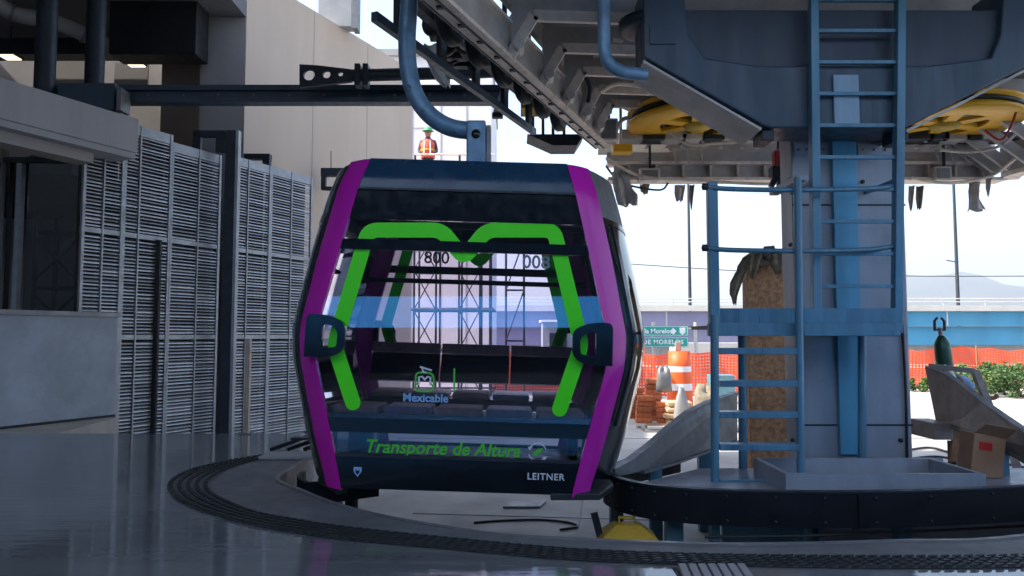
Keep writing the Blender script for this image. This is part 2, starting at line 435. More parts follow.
# ribbed warning strip: five rows of raised studs on a rubber mat
rb = tag(band_faces(bo, bi, .006).build('rubber_mat', mat('mat_grey', (.075, .08, .088), .6, 0, .2, 6), platform))
so, si = arclen(bo), arclen(bi)
st = MB(); N = 125
for k in range(N):
    a = samp(bo, so, so[-1] * (k + .15) / N); b = samp(bi, si, si[-1] * (k + .15) / N)
    a2 = samp(bo, so, so[-1] * (k + .72) / N); b2 = samp(bi, si, si[-1] * (k + .72) / N)
    for r in range(5):
        u0, u1 = (r + .14) / 5, (r + .62) / 5
        q = [a.lerp(b, u0), a2.lerp(b2, u0), a2.lerp(b2, u1), a.lerp(b, u1)]
        v = [(p.x, p.y, .0055) for p in q] + [(p.x, p.y, .018) for p in q]
        st.add(v, [(4, 5, 6, 7), (0, 1, 5, 4), (1, 2, 6, 5), (2, 3, 7, 6), (3, 0, 4, 7)])
tag(st.build('studs', 'rubber', rb), kind='stuff')
# short grating set beside the ribbed strip
g0, g1 = fl(682, 573), fl(742, 573)
gr = thing('floor_grating', 'short ribbed grey grating at the bottom edge beside the ribbed strip', 'grating', (g0.x, g0.y, 0))
for k in range(7):
    x = g0.x + (g1.x - g0.x) * k / 6
    m = MB(); m.plate([Vector((x - .022, g0.y - .14, .003)), Vector((x + .012, g0.y - .14, .003)), Vector((x + .03, g0.y + .06, .003)), Vector((x - .004, g0.y + .06, .003))], (0, 0, .022)); m.build('bar', 'plinth', gr, bevel=.003)
m = MB(); m.box((g0.x - .03, g0.y - .15, .0012), (g1.x + .04, g0.y + .07, .0028)); m.build('base', 'rubber', gr)
# thin loose slab lying at the back of the platform
s0 = fl(288, 458)
m = MB(); m.box((s0.x - .22, s0.y - .12, .006), (s0.x + .35, s0.y + .16, .03))
tag(m.build('concrete_slab', 'concrete', bevel=.005), 'flat pale slab lying on the platform just behind the ribbed strip', 'slab')

# dusty apron in front of the parapet
pw0, pw1 = at(-160, 430, 7.2), Vector((-5.17, 9.71, 0))
wall_a = pw1 - U * 5.0
m = MB()
ap = [(-14, far + .004), (-4.9, far + .004), (-5.10, 9.66), (-14, 9.66)]
m.prism(ap, 2, PIT + .002, -.012)
tag(m.build('apron', 'tan'), kind='structure')
# road strip beyond the yard
m = MB(); m.add([(-120, 30, PIT + .004), (160, 30, PIT + .004), (160, 41, PIT + .004), (-120, 41, PIT + .004)], [(0, 1, 2, 3)])
tag(m.build('road', mat('asphalt', (.07, .07, .075), .9, 0, .2, .8)), kind='structure')
# ground joints: cut lines in the pit slab
m = MB()
for p, q in [((-1.5, 9.2), (6, 9.2)), ((.3, 4.5), (.9, 9.2)), ((-1, 7.6), (3.4, 7.1)), ((3.8, 9.2), (5.5, 16)), ((-2, 13), (9, 13)), ((.5, 9.2), (2.2, 18))]:
    m.bar((p[0], p[1], PIT + .003), (q[0], q[1], PIT + .003), .012, .004)
tag(m.build('slab_joints', 'steel_dark'), kind='structure')
# hills
def hills():
    m = MB(); xs = np.linspace(-9000, 9000, 121); v = []
    rng = np.random.RandomState(3); ph = rng.rand(12) * 6
    def hgt(x):
        h = 150
        for i in range(12): h += 210 / (1 + i * .8) * math.sin(x * (.00042 * (1 + i * .83)) + ph[i])
        p = 470 * math.exp(-((x - 3350) / 900) ** 2) + 330 * math.exp(-((x - 2350) / 420) ** 2)
        return max(70, h * .35 + 60 + p)
    for j, (fy, fz) in enumerate(((0, 0), (300, .45), (620, .85), (900, 1.), (1500, .5))):
        for x in xs:
            jit = 1 + .07 * math.sin(x * .009 + j * 2) * (0 < j)
            v.append((x, 5000 + fy, PIT - 2 + hgt(x) * fz * jit))
    n = len(xs); f = [(j * n + i, j * n + i + 1, (j + 1) * n + i + 1, (j + 1) * n + i) for j in range(4) for i in range(n - 1)]
    m.add(v, f, True); tag(m.build('hills', 'hill'), kind='structure')
hills()

# ------------------------------------------------------------------ roof and walls added out of view (for shade and reflections)
rt = thing('shade_roof', 'flat roof slab added out of view to shade the platform', 'roof', (0, 0, 6.2))  # added for its shade, cut back to let sky light reach the cabin front
m = MB(); m.box((-13.9, .6, 6.2), (9.5, 7.9, 6.5)); m.box((-4.6, 7.9, 6.2), (9.5, 10.4, 6.5)); m.build('slab', 'ceiling', rt)
m = MB(); m.box((-14.3, -10.3, PIT), (-14.0, 17, 9.5)); m.box((-14.31, -12, 9.5), (-14.0, 6, 21)); tag(m.build('sun_block_wall', 'plaster_dark'), 'long plain wall added out of view to block the sun on the left', 'wall')  # unseen; upper part raised to keep sun off the floor behind the camera
for x in (-9.8, 9.0):
    m = MB(); m.box((x - .25, .8, 0), (x + .25, 1.3, 6.198)); m.build('column', 'concrete', rt)
bw = thing('reflection_wall', 'unseen rear wall with a slot, added for the cabin glass reflection', 'wall', (1, -10.2, 0))  # unseen; slot bounds the blue band, dark faces keep the other reflections dark
m = MB(); m.box((-14, -10.3, 0), (9.5, -10.02, 1.25)); m.build('lower_wall', 'steel_dark', bw)
m = MB(); m.box((-14, -10.3, 2.1), (9.5, -10.02, 6.19)); m.build('upper_wall', 'steel_dark', bw)
hd_ = Vector((.87, .5, 0)); hc_ = Vector((0, -27, PIT + .01)); m = MB(); m.plate([hc_ - hd_ * 26, hc_ + hd_ * 26, hc_ + hd_ * 26 + Vector((0, 0, 6.5)), hc_ - hd_ * 26 + Vector((0, 0, 6.5))], (.05, -.087, 0))
tag(m.build('backdrop', 'backdrop'), 'long blue painted hoarding added unseen for the blue band in the cabin glass', 'backdrop')  # unseen board, turned to catch the sun so its reflection shows blue

# ------------------------------------------------------------------ left-hand building
# parapet
A, B = pw1 - U * 5.2, pw1
pt = thing('parapet_wall', 'low smooth grey concrete parapet at the left under the dark window', 'wall', (A.x, A.y, 0))
m = MB(); m.plate([A + Vector((0, 0, -.011)), B + Vector((0, 0, -.011)), B + Vector((0, 0, 1.28)), A + Vector((0, 0, 1.28))], -UN * .22); m.build('wall', 'concrete_blue', pt)
m = MB(); m.plate([A + UN * .02 + Vector((0, 0, 1.282)), B + UN * .02 + U * .02 + Vector((0, 0, 1.282)), B + UN * .02 + U * .02 + Vector((0, 0, 1.34)), A + UN * .02 + Vector((0, 0, 1.34))], -UN * .27); m.build('coping', 'steel_grey', pt)
m = MB(); m.plate([A + UN * .012 + Vector((0, 0, -.01)), B + UN * .012 + Vector((0, 0, -.01)), B + UN * .012 + Vector((0, 0, .02)), A + UN * .012 + Vector((0, 0, .02))], -UN * .01); m.build('base_joint', 'black', pt)
# beam overhead
Bx = Vector((-4.97, 9.7, 0)); Ax = Bx - U * 5
bt = thing('concrete_beam', 'wide grey concrete beam at upper left above the dark window', 'beam', (Bx.x, Bx.y, 3.38))
m = MB(); m.plate([Ax + Vector((0, 0, 3.46)), Bx + Vector((0, 0, 3.46)), Bx + Vector((0, 0, 3.92)), Ax + Vector((0, 0, 3.92))], -UN * .55); m.build('beam', 'concrete', bt, bevel=.012)
m = MB(); m.plate([Ax - UN * .025 + Vector((0, 0, 3.38)), Bx - U * .02 - UN * .025 + Vector((0, 0, 3.38)), Bx - U * .02 - UN * .025 + Vector((0, 0, 3.458)), Ax - UN * .025 + Vector((0, 0, 3.458))], -UN * .5); m.build('drip_edge', 'concrete', bt)
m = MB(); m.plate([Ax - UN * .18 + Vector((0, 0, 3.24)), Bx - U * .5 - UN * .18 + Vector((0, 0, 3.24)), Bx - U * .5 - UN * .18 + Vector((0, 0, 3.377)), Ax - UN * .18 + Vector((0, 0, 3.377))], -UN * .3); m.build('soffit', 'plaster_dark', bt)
# glazed room front below the beam
YG = 10.05
wr = thing('glazed_partition', 'black framed glazed partition into a dark room under the concrete beam', 'window', (at(58, 300, YG).x, YG, 0))
def pbox(mm, x0, y0, x1, y1, Y0, Y1):
    a, b = at(x0, y1, Y0), at(x1, y0, Y0); return mm.box((a.x, Y0, a.z), (b.x, Y1, b.z))
for nm, q, mt in (('jamb', (-6, 158, 2, 322), 'plaster_dark'), ('frame', (3, 158, 9, 322), 'black'), ('frame', (10, 163, 22, 322), 'louvre_frame'),
                  ('mullion', (80, 163, 84, 322), 'black'), ('header', (3, 157, 121, 162.4), 'black'), ('post', (103, 163, 115, 322), 'black')):
    m = MB(); pbox(m, *q, YG, YG + .09); m.build(nm, mt, wr)
for q in ((22.3, 163, 79.7, 322), (84.3, 163, 102.7, 322)):
    m = MB(); pbox(m, *q, YG + .03, YG + .04); m.build('pane', 'glass_room', wr)
m = MB(); pbox(m, -40, 118, 2, 157.5, YG + .02, YG + .2); m.build('lintel', 'tan', wr)
# dark room behind: box of walls
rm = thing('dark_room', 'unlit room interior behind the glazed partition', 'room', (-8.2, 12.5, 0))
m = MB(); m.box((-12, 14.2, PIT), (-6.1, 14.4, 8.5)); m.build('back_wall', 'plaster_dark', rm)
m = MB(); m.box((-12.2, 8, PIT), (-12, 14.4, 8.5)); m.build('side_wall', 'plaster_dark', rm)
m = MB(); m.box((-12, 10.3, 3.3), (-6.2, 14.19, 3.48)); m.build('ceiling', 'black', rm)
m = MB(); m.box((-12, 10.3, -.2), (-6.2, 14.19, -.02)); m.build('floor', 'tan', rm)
# rack and clutter in the room
rk = thing('storage_rack', 'dark steel rack with crossed braces inside the unlit room', 'rack', (-6.7, 11.4, -.02))
for x in (-7.25, -6.55):
    for y in (11.2, 11.7):
        m = MB(); m.bar((x, y, -.018), (x, y, 2.9), .05, .05); m.build('upright', 'steel_dark', rk)
for z in (.9, 1.75, 2.6):
    m = MB(); m.box((-7.28, 11.2, z), (-6.52, 11.7, z + .04)); m.build('shelf', 'steel_dark', rk)
for a, b in (((-7.25, 1.0), (-6.55, 1.7)), ((-6.55, 1.0), (-7.25, 1.7)), ((-7.25, 1.85), (-6.55, 2.55)), ((-6.55, 1.85), (-7.25, 2.55))):
    m = MB(); m.bar((a[0], 11.16, a[1]), (b[0], 11.16, b[1]), .03, .03); m.build('brace', 'steel_dark', rk)
m = MB(); m.box((-7.1, 11.25, .942), (-6.75, 11.6, 1.3)); tag(m.build('carton', 'cardboard', bevel=.01), 'brown carton on the rack shelf in the dark room', 'carton')
# tall plastered wall
W0 = at(240, 300, 12.6); W0.z = PIT
tl = (17.5 - 12.6) / U.y
tw = thing('plaster_wall', 'tall beige plastered station wall behind the louvre screens', 'wall', W0)
m = MB()
E = W0 + U * tl
z1 = 7.43
m.plate([Vector((W0.x, W0.y, PIT)), Vector((E.x, E.y, PIT)), Vector((E.x, E.y, z1)), Vector((W0.x, W0.y, z1))], -UN * .4); m.build('wall', 'plaster', tw)
rx = at(194, 300, 12.6).x
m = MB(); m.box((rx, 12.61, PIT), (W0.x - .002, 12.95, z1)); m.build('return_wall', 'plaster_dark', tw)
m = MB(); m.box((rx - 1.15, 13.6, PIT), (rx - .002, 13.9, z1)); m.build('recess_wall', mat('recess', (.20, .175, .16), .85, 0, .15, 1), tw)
m = MB()
for t in (.33, .66):
    c = W0 + U * (tl * t); m.plate([c + Vector((0, 0, .2)) + UN * .001, c + U * .012 + Vector((0, 0, .2)) + UN * .001, c + U * .012 + Vector((0, 0, z1 - PIT)) + UN * .001, c + Vector((0, 0, z1 - PIT)) + UN * .001], UN * .003)
m.build('joint', 'plaster_dark', tw)
# upper slab + black duct block at the top left
m = MB(); a, b = at(108, 54, 12.0), at(199, -60, 12.0); m.box((a.x, 12.0, a.z), (b.x, 12.5, b.z))
tag(m.build('ventilation_duct', 'black', bevel=.02), 'large black duct hanging in the dark corner at upper left', 'duct')
m = MB(); m.box((-12, 8, 6.6), (-4.65, 13.58, 6.9)); tag(m.build('upper_ceiling', 'ceiling', origin=(-8, 11, 6.6)), 'grey concrete ceiling of the upper left gallery', 'ceiling')
m = MB(); a, b = at(-30, 60, 13.6), at(170, 44, 13.6); m.box((a.x, 13.3, a.z), (b.x, 13.65, b.z)); tag(m.build('lintel_beam', 'steel_dark'), 'dark horizontal beam across the upper left gallery', 'beam')
for nm, px, Y, z0, lab in (('pipe_column', 45.5, 10.3, 3.49, 'dark round steel column at the far upper left edge'), ('pipe_column', 95, 10.9, 3.49, 'dark round steel column beside the black duct')):
    c = at(px, 60, Y); m = MB(); m.lathe([(.135, z0), (.135, 6.6)], (c.x, c.y, 0), n=20); m.lathe([(.20, z0), (.20, z0 + .03), (.135, z0 + .03)], (c.x, c.y, 0), n=20)
    tag(m.build(nm, 'steel_dark'), lab, 'column', 'gallery columns')
pp = thing('overhead_pipe', 'fat grey pipe with clamps slung under the upper left gallery ceiling', 'pipe', at(60, 30, 12.2))
pts = [at(-20, -12, 11.4), at(10, 12, 11.9), at(60, 24, 12.2), at(122, 53, 12.8)]
m = MB(); m.tube(spline(pts, 6), .13, 14); m.build('pipe', 'concrete', pp)
for t in (.35, .62, .8):
    c = spline(pts, 12); i = int(t * (len(c) - 2)); m = MB(); m.tube([c[i], c[i] + (c[i + 1] - c[i]).normalized() * .05], .15, 14); m.tube([c[i] + Vector((0, 0, .14)), Vector((c[i].x, c[i].y, 6.6))], .012, 6); m.build('clamp', 'steel_grey', pp)
for px, Y, lab in ((135, 13.0, 'small glowing ceiling lamp in the gallery beside the pipe column'), (10, 13.0, 'small glowing ceiling lamp at the far left of the gallery')):
    c = at(px, 65 if px > 50 else 58, Y); t = thing('ceiling_lamp', lab, 'lamp', c, 'gallery lamps')
    m = MB(); m.box((c.x - .13, c.y - .12, c.z + .0), (c.x + .13, c.y + .12, c.z + .02)); m.build('diffuser', 'lamp_glow', t)
    m = MB(); m.box((c.x - .15, c.y - .14, c.z + .022), (c.x + .15, c.y + .14, c.z + .06)); m.tube([c + Vector((0, 0, .06)), Vector((c.x, c.y, 6.6))], .01, 6); m.build('housing', 'steel_dark', t)
# gallery white back panel fragments
for q, lab in (((52, 55, 88, 85), 'pale panel behind the columns of the upper gallery'), ((114, 63, 148, 86), 'pale panel beneath the gallery lamp')):
    m = MB(); pbox(m, *q, 13.75, 13.8); tag(m.build('wall_panel', 'plaster_dark'), lab, 'panel')
# louvre screens
FA = at(133, 300, 10.2); FB = at(311, 300, 13.5); FD = (FB - FA); FD.z = 0; FLn = FD.length; FD.normalize(); FN = Vector((FD.y, -FD.x, 0))
def fpos(px):
    "distance along the screen line at the picture column px"
    k = (px - 512) / F; return (k * FA.y - FA.x) / (FD.x - k * FD.y)
ZB, Z1, Z2, ZT = PIT + .05, 1.02, 2.42, 3.86
def screen(px0, px1, mids, label, ztop, gate=False):
    s0, s1 = fpos(px0), fpos(px1); org = Vector((FA.x, FA.y, 0)) + FD * s0; org.z = PIT
    t = thing('louvre_screen', label, 'screen', org, 'louvre screens along the wall', (0, 0, math.atan2(FD.y, FD.x)))
    L = s1 - s0
    # local: x along, -y out, z up from ground
    def lb(nm, x0, x1, z0, z1_, y0, y1, mt):
        mm = MB(); mm.box((x0, y0, z0 - PIT), (x1, y1, z1_ - PIT)); return mm.build(nm, mt, t, world=False)
    for z in (ZB, Z1, Z2, ztop):
        hh = .033 if z != ztop else .07
        lb('rail', 0, L, z - hh, z + hh, -.035, .035, 'louvre_frame')
    stops = [0] + [fpos(p) - s0 for p in mids] + [L]
    for i, x in enumerate(stops):
        wd = .02 if i in (0, len(stops) - 1) else .011
        lb('mullion', x - wd, x + wd, PIT + .003, ztop + .07, -.045, -.005, 'louvre_frame')
    proto = {}
    for i in range(len(stops) - 1):
        x0, x1 = stops[i] + .02, stops[i + 1] - .02
        for (za, zb) in ((ZB, Z1), (Z1, Z2), (Z2, ztop)):
            n = int((zb - za - .09) / .048)
            for k in range(n):
                z = za + .06 + (zb - za - .1) * k / n
                key = round(x1 - x0, 4)
                if key not in proto:
                    mm = MB(); mm.add([(0, -.030, -.010), (key, -.030, -.010), (key, .016, .016), (0, .016, .016), (0, -.026, .007), (key, -.026, .007), (key, .016, .022), (0, .016, .022)], [(0, 3, 2, 1), (4, 5, 6, 7), (0, 1, 5, 4), (1, 2, 6, 5), (2, 3, 7, 6), (3, 0, 4, 7)])
                    o = mm.build('slat', 'louvre', t, world=False); proto[key] = o
                else:
                    o = proto[key].copy(); COL.objects.link(o); o.parent = t
                o.location = (x0, random.uniform(-.004, .004), z - PIT); o.rotation_euler = (random.gauss(0, .10), random.gauss(0, .0025), 0)
    mm = MB(); mm.box((.02, .10, .01), (L - .02, .12, ztop - PIT - .06)); mm.build('backing', 'black', t, world=False)
    return t
screen(78, 117, (98,), 'narrow louvre screen seen behind the dark window post at far left', 3.86)
screen(119, 165, (134,), 'louvre screen bay just right of the concrete parapet and beam', 3.90)
screen(166.5, 215, (194,), 'louvre screen bay directly left of the tall black steel post', 3.80)
screen(226, 266, (244,), 'louvre screen bay directly right of the tall black steel post', 3.86)
screen(267.5, 308, (288,), 'last louvre screen bay, nearest to the purple cabin', 3.86)
for px, lab in ((154, 'slim dark door post on the louvre screens near the parapet'),):
    s = fpos(px); c = Vector((FA.x, FA.y, 0)) + FD * s + FN * .06
    m = MB(); m.box((c.x - .03, c.y - .03, PIT + .003), (c.x + .03, c.y + .03, 2.4)); tag(m.build('door_post', 'black'), lab, 'post')
# black post with a plate head
s = fpos(215); c = Vector((FA.x, FA.y, 0)) + FD * s + FN * .30
bp_ = thing('steel_post', 'tall black steel post with plate head between the louvre screens', 'post', (c.x, c.y, PIT + .002))
ph = at(223, 131, c.y).z
m = MB(); m.box((c.x - .10, c.y - .05, PIT + .002), (c.x + .055, c.y + .05, ph)); m.build('post', 'steel_dark', bp_)
m = MB(); m.box((c.x + .057, c.y - .06, PIT + .002), (c.x + .10, c.y + .06, ph)); m.build('flange', 'louvre_frame', bp_)
m = MB()
pl = .42
for (x0, x1, za, zb) in ((-.62, -.117, ph - .1, ph), (-.62, -.5, ph - .34, ph - .102), (-.26, -.117, ph - .34, ph - .102)): m.box((c.x + x0, c.y - .04, za), (c.x + x1, c.y + .04, zb))
m.build('head_plate', 'steel_dark', bp_)
# things fixed on the screens and wall
def junction(px, py, Y, wpx, hpx, lab):
    c = at(px, py, Y); sx, sz = wpx * Y / F / 2, hpx * Y / F / 2
    t = thing('light_bracket', lab, 'bracket', (c.x, c.y, c.z - sz), 'small dark wall brackets')
    m = MB(); m.box((c.x - sx, Y - .08, c.z + sz * .3), (c.x + sx, Y + .06, c.z + sz)); m.build('top_plate', 'steel_dark', t)
    m = MB(); m.box((c.x + sx * .45, Y - .07, c.z - sz), (c.x + sx * .98, Y + .05, c.z + sz * .298)); m.build('side_plate', 'steel_dark', t)
    m = MB(); m.box((c.x - sx * .98, Y - .07, c.z - sz * .9), (c.x - sx * .6, Y + .05, c.z + sz * .298)); m.build('side_plate', 'steel_dark', t)
    m = MB(); m.box((c.x - sx * .59, Y - .05, c.z - sz * .95), (c.x + sx * .44, Y + .03, c.z - sz * .62)); m.build('bottom_plate', 'steel_dark', t)
    return t
junction(258, 162, 12.55, 26, 15, 'small black bracket on top of the louvre screen right of the black post')
t = junction(333, 180, 14.2, 23, 23, 'small dark bracket fixed to the beige wall beside the cabin roof')
m = MB(); m.tube([at(331, 169, 14.2), at(331, 151, 14.2)], .008, 6); m.build('rod', 'steel_dark', t)
# bollard on the platform edge, bin, odds and ends beyond it
c = fl(246.5, 434); t = thing('railing_post', 'slim tan steel post standing at the platform edge before the louvres', 'post', (c.x, c.y, 0))
m = MB(); m.box((c.x - .026, c.y - .03, .012), (c.x + .026, c.y + .03, at(246, 339, c.y).z)); m.build('post', mat('tan_steel', (.42, .34, .27), .5, .2), t, bevel=.004)
m = MB(); m.box((c.x - .06, c.y - .06, .002), (c.x + .06, c.y + .06, .0119)); m.build('base_plate', 'steel_grey', t)
c = fl(258, 437, PIT); t = thing('waste_bin', 'black bin on the lower floor behind the slim tan post', 'bin', c)
m = MB(); m.plate([c + Vector((-.12, -.1, .002)), c + Vector((.12, -.1, .002)), c + Vector((.14, -.12, .44)), c + Vector((-.14, -.12, .44))], (0, .22, 0)); m.build('body', 'rubber', t, bevel=.01)
m = MB(); m.box((c.x - .15, c.y - .13, c.z + .442), (c.x + .15, c.y + .13, c.z + .48)); m.build('lid', 'black', t, bevel=.01)
c = fl(300, 451); t = thing('folded_stand', 'small dark folded metal stand on the platform beside the cabin corner', 'stand', (c.x, c.y, 0))
for dx, dy in ((-.1, .1), (.05, 0), (.2, .12)):
    m = MB(); m.bar((c.x + dx - .15, c.y - .05, .02), (c.x + dx + .1, c.y + .1 + dy, .10), .03, .03); m.build('leg', 'steel_dark', t)
m = MB(); m.box((c.x - .08, c.y - .02, .1), (c.x + .25, c.y + .08, .12)); m.build('top', 'steel_dark', t)
c = fl(292, 436, PIT); t = thing('scrap_frame', 'dark angle iron frame leaning by the last louvre bay', 'frame', c)
for p, q in (((-.5, 0, .02), (-.3, 0, .5)), ((.45, 0, .02), (.25, 0, .55)), ((-.35, 0, .35), (.3, 0, .35)), ((-.5, .02, .05), (.5, .02, .06))):
    m = MB(); m.bar(c + Vector(p), c + Vector(q), .05, .05); m.build('bar', 'steel_dark', t)

# ------------------------------------------------------------------ navy cross rail and arm with holes
YB = 10.5
a, b = at(50, 104, YB), at(506, 87, YB)
cr_ = thing('cross_rail', 'long navy steel rail crossing from the left building into the station', 'rail', (a.x, YB, a.z))
m = MB(); m.box((a.x, YB - .1, a.z), (b.x, YB + .1, a.z + .075)); m.build('lower_flange', 'navy', cr_)
m = MB(); m.box((a.x, YB - .03, a.z + .0752), (b.x, YB + .03, b.z - .0752)); m.build('web', 'navy', cr_)
m = MB(); m.box((a.x, YB - .1, b.z - .075), (b.x, YB + .1, b.z)); m.build('upper_flange', 'navy', cr_)
for px in range(150, 500, 35):
    c = at(px, 96, YB); m = MB(); m.tube([(c.x, YB - .032, c.z), (c.x, YB - .055, c.z)], .018, 8); m.build('bolt', 'steel_grey', cr_)
a2, b2 = at(62, 112, YB - .2), at(119, 86, YB - .2)
m = MB(); m.box((a2.x, YB - .32, a2.z), (b2.x, YB - .11, b2.z)); m.build('end_box', 'navy', cr_)
m = MB(); c = at(121, 100, YB - .3); m.box((c.x - .03, YB - .36, c.z - .16), (c.x + .03, YB - .105, c.z + .16)); m.build('end_plate', 'steel_grey', cr_)
c2 = at(0, 95, 10.8); 
YA = 10.0
ar = thing('bracket_arm', 'dark tapered arm with three round holes reaching from the beige wall', 'bracket', at(300, 88, YA))
def plate_holes(outline, holes, y0, y1, name, mt, parent, world=True):
    cu = bpy.data.curves.new(name, 'CURVE'); cu.dimensions = '2D'; cu.fill_mode = 'BOTH'; cu.extrude = (y1 - y0) / 2
    def sp(ps):
        s = cu.splines.new('POLY'); s.points.add(len(ps) - 1); s.use_cyclic_u = True
        for i, p in enumerate(ps): s.points[i].co = (p[0], p[1], 0, 1)
    sp(outline)
    for h in holes: sp(h)
    tmp = bpy.data.objects.new('tmp', cu); COL.objects.link(tmp)
    dg = bpy.context.evaluated_depsgraph_get(); me = bpy.data.meshes.new_from_object(tmp.evaluated_get(dg))
    bpy.data.objects.remove(tmp); bpy.data.curves.remove(cu)
    mm = MB(); yc = (y0 + y1) / 2
    mm.add([(v.co.x, yc - v.co.z, v.co.y) for v in me.vertices], [tuple(p.vertices) for p in me.polygons]); bpy.data.meshes.remove(me)
    return mm.build(name, mt, parent, world=world)
def circ(cx, cz, r, n=16): return [(cx + r * math.cos(2 * math.pi * i / n), cz + r * math.sin(2 * math.pi * i / n)) for i in range(n)]
o_ = [at(*p, YA) for p in ((300, 65), (318, 66), (352, 70), (352, 82), (318, 86), (300, 88))]
hl = [(at(309.5, 75.5, YA), .078), (at(327, 75, YA), .055), (at(341, 74.5, YA), .035)]
plate_holes([(p.x, p.z) for p in o_], [circ(h.x, h.z, r) for h, r in hl], YA - .03, YA + .03, 'plate', 'steel_dark', ar)
for px in (357, 365):
    m = MB(); pbox(m, px - 3, 63, px + 3, 85, YA - .09, YA + .09); m.build('clamp', 'steel_dark', ar, bevel=.01)
m = MB(); m.tube([at(352, 75.5, YA), at(470, 72.5, YA), at(508, 71, YA)], .085, 14); m.build('rod', 'steel_dark', ar)

# ================================================================== THE CABIN
CAB = thing('gondola_cabin', 'purple and black cable car cabin with green stripe hanging over the pit', 'cable car', (-.36, 5.90, .012), None, (0, R(1.75), R(-.4)))
_z = np.linspace(-.3, 2.6, 581)
def sm_(zs, vals):
    y = np.interp(_z, zs, vals); k = np.hanning(41); k /= k.sum()
    yp = np.pad(y, 20, mode='edge'); return np.convolve(yp, k, mode='valid')
ZS = [0, .335, .84, 1.05, 1.6, 2.0, 2.23]
_w = sm_(ZS, [.865, .965, 1.085, 1.10, .985, .885, .815]); _wi = sm_(ZS, [.755, .835, .965, .97, .835, .735, .672])
_d = sm_([0, .05, 2.08, 2.25, 2.4], [.95, .95, .95, .85, .80])
fw = lambda z: float(np.interp(z, _z, _w)); fwi = lambda z: float(np.interp(z, _z, _wi)); fd = lambda z: float(np.interp(z, _z, _d))
BUL = .27
def p_front(s):  return lambda u, z, o=0: Vector((u * fwi(z), s * (fd(z) + o), z))
def p_side(s):   return lambda u, z, o=0: Vector((s * (fw(z) + BUL * (1 - u * u) + o), u * (fd(z) - .10), z))
def p_pil(sx, sy):
    return lambda t, z, o=0: Vector((sx * (fwi(z) + (fw(z) - fwi(z)) * t + o * .6 * t), sy * (fd(z) - .10 * (.75 * t + .25 * t * t) + .005 * math.sin(t * math.pi) + o * (1 - .5 * t)), z))
def shell(fn, u0, u1, z0, z1, nu, nz, out, inn, name, mt, parent=None, smooth=True, uz=None):
    mm = MB(); V = []
    for o in (out, inn):
        for j in range(nz + 1):
            z = z0 + (z1 - z0) * j / nz
            for i in range(nu + 1): V.append(fn(u0 + (u1 - u0) * i / nu, z, o))
    k = (nu + 1) * (nz + 1); q = nu + 1; F1 = []; F2 = []
    for j in range(nz):
        for i in range(nu):
            a = j * q + i; F1.append((a, a + 1, a + q + 1, a + q)); F1.append((k + a, k + a + q, k + a + q + 1, k + a + 1))
    for i in range(nu):
        F2.append((i, k + i, k + i + 1, i + 1)); a = nz * q + i; F2.append((a, a + 1, k + a + 1, k + a))
    for j in range(nz):
        a = j * q; F2.append((a, a + q, k + a + q, k + a)); a = j * q + nu; F2.append((a, k + a, k + a + q, a + q))
    mm.add(V[:k], [f for f in F1 if max(f) < k], smooth); mm.add(V[k:], [tuple(x - k for x in f) for f in F1 if min(f) >= k], smooth); mm.add(V, F2, False)
    o = mm.build(name, mt, parent or CAB, world=False, recalc=False)
    return o
lblp = {(-1, -1): 'purple near left corner pillar', (1, -1): 'purple near right corner pillar', (-1, 1): 'purple far left corner pillar', (1, 1): 'purple far right corner pillar'}
for sx in (-1, 1):
    for sy in (-1, 1):
        o = shell(p_pil(sx, sy), 0, 1, .0, 2.225, 6, 40, .022, -.03, 'corner_pillar', 'purple'); o['label'] = lblp[(sx, sy)]
for sy, nm in ((-1, 'front'), (1, 'rear')):
    fn = p_front(sy); gl = 'glass_front' if sy < 0 else 'glass_back'
    zq = .215 if sy < 0 else .03
    shell(fn, -1, 1, .01, zq, 12, 3, .012, -.03, 'lower_panel', 'cabin_black')
    shell(fn, -1, 1, zq + .001, zq + .02, 12, 1, .02, -.02, 'sill_trim', 'steel_dark')
    shell(fn, -1, 1, zq + .021, .375, 12, 2, .0, -.008, 'lower_pane', 'glass_low')
    shell(fn, -1, 1, .376, .47, 12, 2, .008, -.04, 'mid_rail', 'cabin_black')
    shell(fn, -1, 1, .471, 1.80, 12, 12, .0, -.008, 'window_pane', gl)
    shell(fn, -1, 1, 1.592, 1.662, 12, 1, .024, .0052, 'cross_bar', 'cabin_black')
    shell(fn, -1, 1, 1.801, 2.0, 12, 3, .006, -.03, 'header_panel', 'cabin_black')
    shell(fn, -1, 1, 2.001, 2.016, 12, 1, .02, -.03, 'drip_trim', 'steel_dark')
    shell(fn, -1, 1, 2.017, 2.235, 12, 5, .010, -.03, 'roof_fascia', 'roof_navy')
